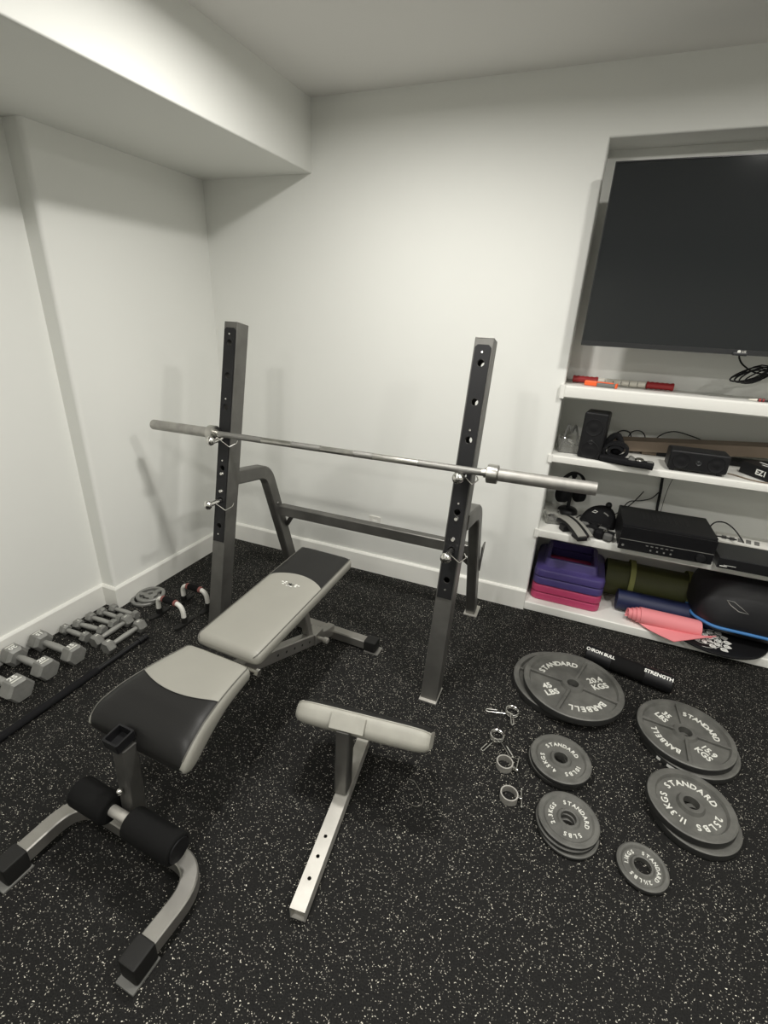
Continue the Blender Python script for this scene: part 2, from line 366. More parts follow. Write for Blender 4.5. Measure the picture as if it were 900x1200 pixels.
# ------------------------------------------------------------------ squat rack
RK = thing('squat_rack', 'dark grey steel bench press rack with black faced tilted uprights by the back wall', 'rack', (1.2, -0.5, 0))
lean = math.atan(0.2185); Ls = 1.515 / math.cos(lean)
def up_mat(xc_): return T((xc_, -0.943, 0.0)) @ RX(-lean)   # local: x across, y back, z along
hz = [1.425, 1.28, 1.135, 0.845, 0.558, 0.995, 0.688]
sz = [1.464, 1.173, 0.882, 0.517]; bz = [0.818, 0.732]
for sgn, ux in ((-1, 0.613), (1, 1.802)):
    M0 = up_mat(ux); w, d = 0.072, 0.083; th = 0.004
    k = 1 / math.cos(lean)
    bm = B()
    holes = [(0, z * k, 0.0135) for z in hz]
    outl = [(-w / 2, 0.004), (w / 2, 0.004), (w / 2, Ls), (-w / 2, Ls)]
    F = M0 @ RX(PI / 2)   # local XY -> XZ, normal -y
    holeplate(bm, outl, holes, th / 2, F @ T((0, 0, -th / 2)))
    holeplate(bm, outl, holes, th / 2, F @ T((0, 0, -d + th / 2)))
    t = B()
    for s in (-1, 1): box(t, (s * (w / 2 - th / 2 + 0.0006), d / 2, Ls / 2 + 0.002), (th, d + 0.001, Ls - 0.004), 0.0012, 1)
    merge(bm, t, M0)
    U = obj('upright', bm, 'rack', RK, 30, world=True)
    bm = B(); t = B(); box(t, (0, d / 2, Ls + 0.001), (w + 0.001, d + 0.001, 0.006), 0.002); merge(bm, t, M0); obj('end_cap', bm, 'rack', U, world=True)
    bm = B(); z0, z1 = 0.478 * k, 1.492 * k; gw = w - 0.010
    holeplate(bm, [(-gw / 2, z0), (gw / 2, z0), (gw / 2, z1 - 0.01), (gw / 2 - 0.01, z1), (-gw / 2 + 0.01, z1), (-gw / 2, z1 - 0.01)], [(0, z * k, 0.0145) for z in hz], 0.0025, F @ T((0, 0, 0.0026)))
    G = obj('guard_plate', bm, 'guard', U, 30, label='black plastic guard with holes', world=True)
    for z in sz:
        bm = B(); p = M0 @ Vector((0, -0.005, z * k)); q = M0 @ Vector((0, -0.008, z * k)); cyl(bm, p, q, 0.0042, 10); obj('screw', bm, 'chrome', U, world=True)
    for z in bz:
        bm = B(); p = M0 @ Vector((0, -0.005, z * k)); q = M0 @ Vector((0, -0.012, z * k)); cyl(bm, p, q, 0.011, 16, r2=0.007); obj('bolt', bm, 'chrome', U, world=True)
    bm = B(); box(bm, (ux, -0.901, 0.004), (0.080, 0.112, 0.008), 0.002); obj('base_plate', bm, 'lightsteel', U, world=True, label='pale steel base plate')
    # rear leg: leaves the upright, bends down to the floor
    lx = 0.61 if sgn < 0 else 1.822
    bm = B(); pth = fillet([(lx - sgn * 0.006, -0.697, 0.780), (lx - sgn * 0.004, -0.415, 0.735), (lx, -0.168, 0.006)], 0.12, 8)
    rsweep(bm, pth, 0.052, 0.076, (1, 0, 0), 0.006); Lg = obj('rear_leg', bm, 'rack', RK, 35, world=True)
    bm = B(); box(bm, (lx + sgn * 0.004, -0.163, 0.004), (0.076, 0.118, 0.008), 0.002); obj('foot_plate', bm, 'lightsteel', Lg, world=True, label='pale steel foot plate')
    # leg bracket on the upright
    bm = B(); t = B(); box(t, (0, d + 0.004, 0.775 * k), (0.062, 0.010, 0.15), 0.002); merge(bm, t, M0); obj('bracket', bm, 'rack', Lg, world=True)
    # hooks
    for zh, off in ((0.996 if sgn < 0 else 1.010, 0.096), (0.688, 0.090)):
        fy = -0.943 + 0.2185 * zh - 0.005
        bm = B()
        cyl(bm, (ux, fy + 0.05, zh - 0.004), (ux, fy - off + 0.01, zh - 0.004 if zh > .9 else zh + 0.004), 0.0125, 20)
        lathe(bm, [(0, -0.018), (0.013, -0.016), (0.0205, -0.008), (0.023, 0), (0.0205, 0.008), (0.013, 0.015), (0, 0.017)], 28, T((ux, fy - off, zh + (0.002 if zh > .9 else 0.006))) @ RX(PI / 2))
        Hk = obj('bar_hook', bm, 'chrome', U, 50, label='chrome bar hook with rounded end', world=True)
        bm = B()
        tube(bm, fillet([(ux + 0.004, fy - 0.055, zh + 0.012), (ux + 0.042, fy - 0.020, zh - 0.040), (ux + 0.062, fy + 0.010, zh - 0.026), (ux + 0.050, fy + 0.035, zh - 0.020)], 0.010, 4), 0.0028, 8)
        obj('wire_clip', bm, 'chrome', Hk, world=True)
bm = B(); rsweep(bm, [(0.637, -0.306, 0.463), (1.796, -0.306, 0.463)], 0.05, 0.062, (0, 1, 0), 0.004); CB = obj('crossbar', bm, 'rack', RK, world=True)
for x, s in ((0.637, 1), (1.796, -1)):
    bm = B()
    for dz in (0.0,):
        tube(bm, [(x + s * 0.075, -0.305, 0.438), (x + s * 0.0, -0.252, 0.345)], 0.014, 12)
    obj('gusset', bm, 'rack', CB, world=True)
    bm = B(); sphere(bm, (x - s * 0.002, -0.342, 0.515), 0.012, 12); obj('weld_bolt', bm, 'rack', CB, world=True)
    if s < 0:
        bm = B(); t = B(); prism(t, [(0, 0), (0.075, 0.0), (0, -0.14)], -0.004, 0.004, 0.001); merge(bm, t, T((1.852, -0.308 + 0.03, 0.475)) @ RZ(PI / 2) @ RX(PI / 2)); obj('gusset', bm, 'rack', CB, world=True)

# ------------------------------------------------------------------ barbell
a = Vector((0.199, -0.762, 1.0125)); e = Vector((2.298, -0.762, 1.0370)); ax = (e - a).normalized(); mid = (a + e) / 2
BB = thing('barbell', 'long steel barbell resting empty across the hooks of the rack', 'barbell', mid)
def along(x): return a + ax * ((x - a.x) / ax.x) - mid
bm = B(); cyl(bm, along(0.55), along(1.95), 0.014, 24); SHF = obj('shaft', bm, 'barsteel', BB)
KN = mat('knurled_steel', (0.30, 0.295, 0.28), 0.48, 0.9, bump=0.5, bscale=900)
for x0, x1 in ((0.615, 0.86), (1.02, 1.17), (1.33, 1.42), (1.62, 1.88)):
    bm = B(); cyl(bm, along(x0), along(x1), 0.0144, 24); obj('knurling', bm, KN, SHF)
for s, xa, xb, xc_ in ((-1, 0.199, 0.556, 0.594), (1, 2.298, 1.944, 1.902)):
    bm = B(); cyl(bm, along(xa), along(xb), 0.0248, 32, bev=0.003); SL = obj('sleeve', bm, 'sleeve', BB)
    bm = B(); cyl(bm, along(xb), along(xc_), 0.0375, 36, bev=0.004); cyl(bm, along(xc_), along(xc_ - s * 0.012), 0.019, 24); obj('collar', bm, 'barsteel', SL)

# ------------------------------------------------------------------ bench
BN = thing('weight_bench', 'adjustable weight bench with taupe and black vinyl pads, seat towards the camera', 'bench', (1.176, -1.43, 0), -0.037)
def pad_loft(bm, y0, y1, seam, wf, ztf, zbf, r0, r1, c0, c1, ny=(10, 10), mats=(0, 1)):
    """rounded vinyl pad from y0 to y1; seam(u) gives the colour split, r0/r1 round the ends in side view, c0/c1 in plan"""
    L_ = abs(y1 - y0); dr = (y1 - y0) / L_; sec = []
    for k in range(5): v = -0.6 + 0.3 * k; sec.append(((1 - v ** 4) ** (1 / 7), v))
    for k in range(25): u = 0.94 - 1.88 * k / 24; sec.append((u, (1 - abs(u) ** 7) ** 0.25))
    for k in range(5): v = 0.6 - 0.3 * k; sec.append((-(1 - v ** 4) ** (1 / 7), v))
    for k in range(25): u = -0.94 + 1.88 * k / 24; sec.append((u, -(1 - abs(u) ** 7) ** 0.25))
    npf = len(sec)
    qs = (1.0, 0.72, 0.45, 0.24, 0.10, 0.02)
    st = [(0, None, q) for q in qs] + [(0, i / ny[0], 0) for i in range(ny[0])] + [(1, i / ny[1], 0) for i in range(ny[1] + 1)] + [(1, None, q) for q in reversed(qs)]
    rings, zone = [], []
    for zn, t, q in st:
        ring = []; r = r0 if zn == 0 else r1; cc = c0 if zn == 0 else c1
        for k in range(npf):
            u, v = sec[k]; e_ = 1.0; ins = 0.0
            if t is None:
                dep = r * (1 - math.sqrt(max(0.0, 1 - (1 - q) ** 2))); yv = y0 + dr * dep if zn == 0 else y1 - dr * dep
                ins = cc * q; e_ = max(0.10, math.sqrt(max(0.0, 1 - (1 - dep / r) ** 2)))
            else:
                s_ = seam(u); yv = (y0 + dr * r0) * (1 - t) + s_ * t if zn == 0 else s_ * (1 - t) + (y1 - dr * r1) * t
            w = wf(yv) - ins; zt, zb = ztf(yv), zbf(yv); h2 = (zt - zb) / 2
            ring.append(Vector((u * w, yv, (zt + zb) / 2 + v * h2 * e_)))
        rings.append(ring); zone.append(zn)
    def mf(i, k):
        if k < 0: return mats[0] if i == 0 else mats[1]
        sn = 1 if 5 <= k < 29 else -1 if 35 <= k < 59 else 0; zn = 0 if zone[i] == 0 else 1
        end = i < 5 or i >= len(rings) - 6
        if sn > 0.26 or (end and sn < -0.26): return mats[zn]
        return 0
    loft(bm, rings, True, False, 0, mf)
    return rings
# seat: local y from -0.075 (far) to -0.44 (near, rolled down)
def sw(y): t = max(0, min(1, (-0.075 - y) / 0.37)); return 0.140 + 0.066 * t ** 1.15
def szt(y): t = max(0, min(1, (-0.075 - y) / 0.37)); return 0.462 + 0.012 * math.sin(t * PI) - 0.018 * max(0, t - 0.7) / 0.3
def szb(y): t = max(0, min(1, (-0.075 - y) / 0.37)); return 0.404 - 0.068 * max(0, (t - 0.40) / 0.60) ** 1.3
bm = B(); rg = pad_loft(bm, -0.075, -0.445, lambda u: -0.252 - 0.042 * (1 - u * u), sw, szt, szb, 0.022, 0.058, 0.030, 0.016, ny=(10, 10), mats=(0, 1))
SEAT = obj('seat_pad', bm, ['vgrey', 'vblack'], BN, 50)
def edge_piping(rg, ang, lo, hi, parent, outset=0.0012, m='piping'):
    for k in (5, 29):
        bm = B(); tube(bm, [r[k] + Vector((0, 0, outset)) for r in rg[lo:len(rg) - hi]], 0.0020, 6); obj('piping', bm, m, parent)
edge_piping(rg, 0.26, 2, 2, SEAT)
# stitch along the seam
def seam_tube(rg, idx, parent):
    bm = B(); r = rg[idx]
    tube(bm, [r[k] + Vector((0, 0, 0.0006)) for k in range(5, 30)], 0.0016, 6); obj('seam', bm, 'vblack', parent)
seam_tube(rg, 6 + 10, SEAT)
def bzt(y): return 0.478 + (y + 0.055) * 0.072
bm = B(); rg = pad_loft(bm, 0.665, -0.050, lambda u: 0.385 + 0.050 * (1 - u * u), lambda y: 0.142 - 0.004 * y, bzt, lambda y: bzt(y) - 0.058, 0.026, 0.026, 0.030, 0.030, ny=(8, 14), mats=(1, 0))
BACK = obj('back_pad', bm, ['vgrey', 'vblack'], BN, 50)
edge_piping(rg, 0.26, 2, 2, BACK)
# emblem on the back pad: small brush-stroke figure with a broken ring of white dashes
bm = B(); ey = 0.355; ez = bzt(ey) + 0.0005
def emb(pts, mi): prism(bm, pts, 0, 0.0009, 0, T((0.0, ey, ez)), mi)
for a0, l, w_ in ((0.2, 0.020, 0.008), (1.5, 0.014, 0.009), (2.5, 0.020, 0.007), (3.9, 0.018, 0.008), (5.3, 0.016, 0.006)):
    c, s = math.cos(a0), math.sin(a0); emb([(-s * w_ / 2, c * w_ / 2), (s * w_ / 2, -c * w_ / 2), (c * l, s * l)], 1)
for a0, r_ in ((0.1, 0.026), (0.55, 0.03), (-0.3, 0.03), (3.0, 0.028), (3.5, 0.033), (2.5, 0.034), (4.3, 0.022), (5.2, 0.024), (4.8, 0.014), (0.3, 0.040), (2.85, 0.044)):
    c, s = r_ * math.cos(a0), 0.6 * r_ * math.sin(a0); emb([(c - 0.005, s - 0.002), (c + 0.004, s - 0.003), (c + 0.006, s + 0.002), (c - 0.003, s + 0.003)], 0)
obj('emblem', bm, ['white', 'black'], BACK, label='small white and black printed emblem')
# hinge at the joint of the pads
bm = B(); cyl(bm, (-0.10, -0.063, 0.425), (0.155, -0.063, 0.425), 0.008, 14); cyl(bm, (0.146, -0.063, 0.425), (0.160, -0.063, 0.425), 0.014, 6); obj('hinge_bolt', bm, 'chrome', BN)
# frame
bm = B(); rsweep(bm, [(0, -0.30, 0.392), (0, -0.04, 0.392)], 0.05, 0.03, (1, 0, 0), 0.003)
pth = fillet([(0.0, -0.20, 0.375), (0.0, -0.03, 0.345), (0.0, 0.60, 0.085), (0.0, 0.69, 0.060)], 0.1, 5); rsweep(bm, pth, 0.045, 0.06, (1, 0, 0), 0.005)
BEAM = obj('main_beam', bm, 'benchsteel', BN)
for y in (0.22, 0.28, 0.34, 0.40, 0.46):
    bm = B(); z = 0.345 - (y + 0.03) * 0.4127; cyl(bm, (-0.0228, y, z), (0.0228, y, z), 0.006, 12); obj('adjustment_hole', bm, 'black', BEAM)
bm = B(); rsweep(bm, [(0, 0.14, 0.435), (0, 0.50, 0.470)], 0.05, 0.030, (1, 0, 0), 0.003); obj('pad_rail', bm, 'benchsteel', BN); bm = B(); rsweep(bm, [(0.0, 0.42, 0.455), (0.0, 0.485, 0.155)], 0.036, 0.036, (1, 0, 0), 0.004); obj('back_support', bm, 'benchsteel', BN)
bm = B(); box(bm, (0, 0.535, 0.125), (0.062, 0.075, 0.06), 0.006); ADJ = obj('sliding_bracket', bm, 'benchsteel', BN)
bm = B(); cyl(bm, (0.031, 0.535, 0.118), (0.058, 0.535, 0.118), 0.009, 16); cyl(bm, (0.055, 0.535, 0.118), (0.078, 0.535, 0.116), 0.015, 16, bev=0.004); obj('pull_pin', bm, 'lightsteel', ADJ)
bm = B(); rsweep(bm, [(-0.20, 0.705, 0.034), (0.205, 0.705, 0.034)], 0.05, 0.05, (0, 1, 0), 0.005); RS = obj('rear_stabilizer', bm, 'benchsteel', BN)
for s in (-1, 1):
    bm = B(); box(bm, (s * 0.232, 0.705, 0.037), (0.066, 0.062, 0.060), 0.010); CP = obj('rubber_foot', bm, 'rubber', RS, label='black rubber foot cap')
    bm = B(); box(bm, (s * 0.242, 0.705, 0.004), (0.078, 0.066, 0.007), 0.002); obj('foot_plate', bm, 'benchsteel', CP)
# front U-shaped base
hy = -0.485; bm = B()
pth = fillet([(-0.270, -0.700, 0.046), (-0.262, hy, 0.058), (0.262, hy, 0.058), (0.250, -0.700, 0.046)], 0.15, 12)
P2 = []
rsweep(bm, pth, 0.050, 0.050, (0, 0, 1), 0.004); FB = obj('front_base', bm, 'benchsteel', BN)
for s, x in ((-1, -0.268), (1, 0.251)):
    bm = B(); box(bm, (x, -0.705, 0.043), (0.060, 0.070, 0.070), 0.008, rot=RX(0.0)); CP = obj('rubber_foot', bm, 'rubber', FB, label='black rubber foot cap')
    bm = B(); box(bm, (x, -0.712, 0.005), (0.062, 0.086, 0.009), 0.002); obj('foot_plate', bm, 'greyp', CP)
bm = B(); rsweep(bm, [(-0.012, hy + 0.005, 0.06), (-0.012, -0.460, 0.41)], 0.05, 0.05, (1, 0, 0), 0.005); PST = obj('front_post', bm, 'rack', BN)
bm = B(); box(bm, (-0.012, -0.30, 0.375), (0.05, 0.30, 0.04), 0.004); obj('seat_arm', bm, 'rack', PST)
t = B()
ro, ri = rrect(0.060, 0.062, 0.005), rrect(0.048, 0.050, 0.004)
loft(t, [[Vector((x, y, z)) for x, y in pr] for pr, z in ((ro, 0.0), (ro, 0.030), (ri, 0.030), (ri, 0.002))], True)
bm = B(); merge(bm, t, T((-0.022, -0.464, 0.418)) @ RX(0.1)); obj('socket_collar', bm, 'black', PST, label='black square open socket')
bm = B(); cyl(bm, (0.012, -0.43, 0.36), (0.034, -0.43, 0.36), 0.008, 6); obj('post_bolt', bm, 'chrome', PST); bm = B(); sphere(bm, (-0.012, -0.505, 0.265), 0.010, 12); obj('post_bolt', bm, 'chrome', PST)
bm = B(); cyl(bm, (-0.188, -0.522, 0.19), (0.222, -0.522, 0.19), 0.016, 20); AXL = obj('roller_axle', bm, 'lightsteel', BN, label='pale steel axle between the rollers')
for x0, x1 in ((-0.185, -0.040), (0.040, 0.222)):
    bm = B(); cyl(bm, (x0, -0.522, 0.19), (x1, -0.522, 0.19), 0.045, 36, bev=0.010, seg=3); obj('foam_roller', bm, 'foam', AXL, label='black foam roller')
bm = B(); cyl(bm, (0.222, -0.522, 0.19), (0.226, -0.522, 0.19), 0.034, 24); obj('roller_cap', bm, 'black', AXL)

# ------------------------------------------------------------------ preacher pad attachment on the floor
ya = math.atan2(0.075, 0.61)
PR = thing('arm_curl_pad', 'loose pale vinyl arm curl pad on a drilled steel tube lying on the floor', 'bench attachment', (1.668, -1.51, 0), ya)
bm = B(); w, h, y0, y1 = 0.046, 0.048, -0.385, 0.235
holeplate(bm, [(-w / 2, y0), (w / 2, y0), (w / 2, y1), (-w / 2, y1)], [(0, -0.300, 0.0058), (0, -0.235, 0.0058), (0, -0.172, 0.0058)], 0.0015, T((0, 0, h - 0.001)))
for s in (-1, 1): box(bm, (s * (w / 2 - 0.0012), (y0 + y1) / 2, h / 2 + 0.0008), (0.003, y1 - y0, h - 0.001), 0.001, 1)
box(bm, (0, (y0 + y1) / 2, 0.003), (w - 0.002, y1 - y0 - 0.002, 0.003)); box(bm, (0, y0 + 0.02, h / 2), (w - 0.004, 0.003, h - 0.004)); box(bm, (0, y1 - 0.004, h / 2), (w - 0.004, 0.003, h - 0.004))
obj('insert_tube', bm, 'lightsteel', PR, 30)
bm = B(); rsweep(bm, [(-0.005, 0.005, 0.050), (-0.005, 0.020, 0.318)], 0.046, 0.062, (1, 0, 0), 0.004); PO = obj('post', bm, 'rack', PR)
bm = B(); box(bm, (0.004, 0.016, 0.338), (0.120, 0.012, 0.052), 0.003, rot=RX(-0.80)); obj('mounting_plate', bm, 'vpale', PO, label='pale square mounting plate')
# pad: cross-section in (slope, normal), lofted along x with rounded ends
bm = B(); sl = rad(45); sv = Vector((0, math.cos(sl), -math.sin(sl))); nv = Vector((0, math.sin(sl), math.cos(sl))); o0 = Vector((0.045, 0.022, 0.338))
rings = []; Wd = 0.232; th = 0.080; Ln = 0.26
for i in range(25):
    u = math.sin(PI / 2 * (-1 + 2 * i / 24)); k = max(0.28, (1 - abs(u) ** 9) ** 0.42)
    ring = []
    for (a_, b_) in rrect(Ln, th, 0.030, 4):
        sx = (a_ + Ln / 2); sx = Ln / 2 + (a_) * (0.80 + 0.20 * k)
        ring.append(o0 + Vector((u * Wd, 0, 0)) + sv * sx + nv * (b_ * (0.55 + 0.45 * k)))
    rings.append(ring)
PADM = []
npr = len(rings[0])
def pmf(i, k):
    if k < 0: return 0
    c = sum((rings[i][(k + d_) % npr] for d_ in (0, 1)), Vector()) / 2 - o0
    return 1 if c.dot(nv) > th * 0.36 else 0
loft(bm, rings, True, False, 0, pmf)
PP = obj('pad', bm, ['vpale', 'vblack'], PR, 50, label='pale and black padded cushion')
bm = B(); kk = max(range(npr), key=lambda k: rings[12][k].dot(nv) * 1.0 - rings[12][k].dot(sv) * 0.9)
tube(bm, [r[kk] + nv * 0.001 for r in rings[1:-1]], 0.0025, 6); obj('piping', bm, 'vpale', PP)

# ------------------------------------------------------------------ weight plates
def arc_text(bm, s, size, radius, ctr, z, adv=0.78, depth=0.0012, bold=0.018, mi=0):
    """letters run clockwise, tops outward, centred on direction ctr"""
    wid = [0.45 if c in '.I1 ' else 1.0 for c in s]; tot = sum(wid) - 0.5 * wid[0] - 0.5 * wid[-1]; pos = 0; da = size * adv / radius
    for i, c in enumerate(s):
        if i: pos += 0.5 * wid[i - 1] + 0.5 * wid[i]
        a_ = ctr + (tot / 2 - pos) * da
        if c != ' ': text(bm, c, size, T((radius * math.cos(a_), radius * math.sin(a_), z)) @ RZ(a_ - PI / 2), depth, bold, mi)
def flat_text(bm, lines, size, radius, ang, up, z, lead=1.0):
    p = Vector((radius * math.cos(ang), radius * math.sin(ang)))
    for i, s in enumerate(lines):
        q = p + Vector((math.cos(up), math.sin(up))) * size * lead * ((len(lines) - 1) / 2 - i)
        text(bm, s, size, T((q.x, q.y, z)) @ RZ(up - PI / 2), 0.0012, 0.02)
def arc_part(t, *a_): bm = B(); arc_text(bm, *a_); obj('lettering', bm, 'letter', t, label='raised silver lettering %s' % a_[0])
def flat_part(t, *a_): bm = B(); flat_text(bm, *a_); obj('lettering', bm, 'letter', t, label='raised silver lettering %s' % ' '.join(a_[0]))
def plate_body(Rr, th, hub, style, up):
    bm = B(); hr = 0.0255; rim = Rr * (0.875 if style == 'ribs' else 0.80); rec = min(0.013, th * 0.40)
    zt, zb = th, 0.0
    top = [(hr, zt - 0.001), (hr + 0.002, zt), (hub - 0.003, zt), (hub + 0.003, zt - rec), (rim - 0.004, zt - rec), (rim + 0.002, zt - 0.0005), (Rr - 0.006, zt), (Rr - 0.0015, zt - 0.003), (Rr, zt - 0.008)]
    prof = top + [(r, th - z) for r, z in reversed(top)]
    lathe(bm, prof, 96, closed=True)
    if style == 'ribs':
        for dg in (48, 128, -52, -138):
            a_ = up + rad(dg); c = Vector((math.cos(a_), math.sin(a_)))
            r0, r1 = hub - 0.004, rim + 0.002; mid_ = c * (r0 + r1) / 2
            t = B(); box(t, (0, 0, 0), (r1 - r0, 0.013, rec), 0.003, 2); merge(bm, t, T((mid_.x, mid_.y, zt - rec / 2 - 0.001)) @ RZ(a_))
    elif style == 'ring':
        r1 = hub + 0.006
    return bm
def plate_thing(label, loc, Rr, th, hub, style, up, writer, group, tilt=None, chips=False):
    t = thing('weight_plate', label, 'weight plate', loc, 0, group, rot=tilt)
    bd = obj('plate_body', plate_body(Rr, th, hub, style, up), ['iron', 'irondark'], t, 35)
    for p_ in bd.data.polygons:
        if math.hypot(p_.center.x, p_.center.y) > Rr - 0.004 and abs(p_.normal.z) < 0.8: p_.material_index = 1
    if writer:
        writer(t)
    if chips:
        for a_, l in ((-2.02, 0.034), (-2.30, 0.016)):
            n = 5; bm = B()
            loft(bm, [[Vector(((Rr + e_) * math.cos(a_ + l / Rr * (i / n - 0.5)), (Rr + e_) * math.sin(a_ + l / Rr * (i / n - 0.5)), z)) for e_, z in ((-0.002, 0.008), (0.0007, 0.008), (0.0007, th - 0.010), (-0.002, th - 0.010))] for i in range(n + 1)])
            obj('chipped_paint', bm, 'white', t, label='white chipped patch on the rim')
    return t
G = 'cast iron weight plates on the floor'
t45 = 0.035; u45 = rad(125.5)
def w45(t):
    z = t45 - min(0.013, t45 * 0.40) + 0.0012; arc_part(t, 'STANDARD', 0.040, 0.143, u45, z, 0.66); arc_part(t, 'BARBELL', 0.040, 0.143, u45 + rad(175), z, 0.64)
    flat_part(t, ['45', 'LBS'], 0.043, 0.118, u45 + rad(91), u45, z, 0.95); flat_part(t, ['20.4', 'KGS'], 0.043, 0.122, u45 - rad(96), u45, z, 0.95)
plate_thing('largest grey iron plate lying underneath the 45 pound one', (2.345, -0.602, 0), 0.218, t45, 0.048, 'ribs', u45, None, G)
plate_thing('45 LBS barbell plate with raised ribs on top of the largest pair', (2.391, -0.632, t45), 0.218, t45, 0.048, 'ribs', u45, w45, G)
t35 = 0.030; u35 = rad(46)
def w35(t):
    z = t35 - min(0.013, t35 * 0.40) + 0.0012; arc_part(t, 'STANDARD', 0.032, 0.117, u35, z, 0.66); arc_part(t, 'BARBELL', 0.032, 0.117, u35 + rad(175), z, 0.64)
    flat_part(t, ['35', 'LBS'], 0.035, 0.097, u35 + rad(90), u35, z, 0.95); flat_part(t, ['15.9', 'KGS'], 0.035, 0.098, u35 - rad(96), u35, z, 0.95)
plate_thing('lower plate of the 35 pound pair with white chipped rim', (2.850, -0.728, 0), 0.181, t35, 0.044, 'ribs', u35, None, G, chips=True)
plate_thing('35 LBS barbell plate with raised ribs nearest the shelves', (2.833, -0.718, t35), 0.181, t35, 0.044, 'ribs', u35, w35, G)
t25 = 0.031; u25 = rad(84.6)
def w25(t):
    z = t25 - min(0.013, t25 * 0.40) + 0.0012; arc_part(t, 'STANDARD', 0.031, 0.083, u25, z, 0.78); arc_part(t, '25LBS', 0.031, 0.083, u25 - rad(133), z, 0.78); arc_part(t, '11.3KGS', 0.031, 0.083, u25 + rad(128), z, 0.76)
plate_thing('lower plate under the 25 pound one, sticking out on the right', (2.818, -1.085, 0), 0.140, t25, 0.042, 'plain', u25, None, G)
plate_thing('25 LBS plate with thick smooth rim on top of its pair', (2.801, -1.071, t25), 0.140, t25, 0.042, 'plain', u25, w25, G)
t10 = 0.022; u10 = rad(88)
def w10(t):
    z = t10 - min(0.013, t10 * 0.40) + 0.0012; arc_part(t, 'STANDARD', 0.022, 0.066, u10, z, 0.80); arc_part(t, '10LBS', 0.022, 0.066, u10 - rad(128), z, 0.80); arc_part(t, '4.5KGS', 0.022, 0.066, u10 + rad(132), z, 0.80)
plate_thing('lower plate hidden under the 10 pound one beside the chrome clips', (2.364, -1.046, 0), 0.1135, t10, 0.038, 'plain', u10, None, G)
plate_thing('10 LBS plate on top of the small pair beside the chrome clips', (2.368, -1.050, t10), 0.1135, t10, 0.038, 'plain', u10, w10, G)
t5 = 0.0155; u5 = rad(50)
def w5(t):
    z = t5 - min(0.013, t5 * 0.40) + 0.0012; arc_part(t, 'STANDARD', 0.020, 0.058, u5, z, 0.80); arc_part(t, '5LBS', 0.020, 0.058, u5 - rad(124), z, 0.80); arc_part(t, '2.3KGS', 0.020, 0.058, u5 + rad(130), z, 0.80)
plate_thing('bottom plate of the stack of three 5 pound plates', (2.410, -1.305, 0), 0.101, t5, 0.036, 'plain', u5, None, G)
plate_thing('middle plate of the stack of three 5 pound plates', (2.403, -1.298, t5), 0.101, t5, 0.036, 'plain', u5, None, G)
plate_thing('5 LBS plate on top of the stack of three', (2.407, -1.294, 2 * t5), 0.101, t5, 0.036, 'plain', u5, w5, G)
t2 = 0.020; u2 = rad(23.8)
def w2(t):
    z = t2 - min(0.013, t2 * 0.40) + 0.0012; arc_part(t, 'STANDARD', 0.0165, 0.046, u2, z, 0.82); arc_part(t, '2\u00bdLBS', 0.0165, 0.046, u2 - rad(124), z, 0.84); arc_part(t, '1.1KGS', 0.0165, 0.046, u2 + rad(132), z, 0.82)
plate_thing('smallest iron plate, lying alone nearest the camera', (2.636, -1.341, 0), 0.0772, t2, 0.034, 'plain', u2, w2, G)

# spring collars
def ring_pts(r, turns, pitch, n=28, a0=0): return [(r * math.cos(a0 + 2 * PI * i / n), r * math.sin(a0 + 2 * PI * i / n), pitch * i / n) for i in range(int(n * turns) + 1)]
def spring_clip(label, loc, az, spread, lens=(0.075, 0.08)):
    t = thing('spring_collar', label, 'barbell clip', loc, az, 'barbell clips on the floor')
    bm = B(); tube(bm, [(x, y, z + 0.004) for x, y, z in ring_pts(0.0265, 2.6, 0.0075, a0=PI / 2 + 0.3)], 0.0032, 8); obj('coil', bm, 'chrome', t)
    for s, l in zip((-1, 1), lens):
        aa = -PI / 2 + s * spread; d_ = Vector((math.cos(aa), math.sin(aa), 0)); n_ = Vector((-d_.y, d_.x, 0)); p = Vector((s * 0.012, -0.026, 0.006 if s < 0 else 0.020))
        bm = B(); tube(bm, fillet([p, p + d_ * l, p + d_ * l + n_ * 0.010 * s + Vector((0, 0, 0.004)), p + d_ * (l * 0.45) + n_ * 0.010 * s + Vector((0, 0, 0.004))], 0.005, 4), 0.0028, 8); obj('handle', bm, 'chrome', t)
    return t
spring_clip('chrome spring clip farthest from the camera, nearest the largest plates', (2.160, -0.862, 0), -0.55, 0.75, (0.085, 0.055))
spring_clip('chrome spring clip with both handles spread towards the camera', (2.122, -1.020, 0), 0.12, 0.55, (0.072, 0.085))
def band_clip(label, loc, az, flip):
    t = thing('spring_collar', label, 'barbell clip', loc, az, 'barbell clips on the floor')
    bm = B(); lathe(bm, [(0.0270, 0.0), (0.0315, 0.0), (0.0315, 0.026), (0.0270, 0.026)], 40, None, 0, True); obj('band', bm, 'lightsteel', t)
    bm = B(); box(bm, (0.037, 0, 0.014), (0.014, 0.010, 0.012), 0.002); obj('lug', bm, 'chrome', t)
    bm = B()
    if flip: cyl(bm, (0.044, -0.030, 0.010), (0.044, 0.034, 0.016), 0.0030, 10); sphere(bm, (0.044, -0.030, 0.010), 0.0055, 10); sphere(bm, (0.044, 0.034, 0.016), 0.0045, 10)
    else: cyl(bm, (0.046, 0.0, 0.014), (0.040, 0.058, 0.012), 0.0030, 10); sphere(bm, (0.048, -0.002, 0.014), 0.0085, 10)
    obj('lever', bm, 'chrome', t); return t
band_clip('chrome ring clip with side lever, third in the row from the shelves', (2.172, -1.142, 0), -0.15, False)
band_clip('chrome ring clip with T-bar screw, nearest the camera', (2.208, -1.268, 0), 0.15, True)

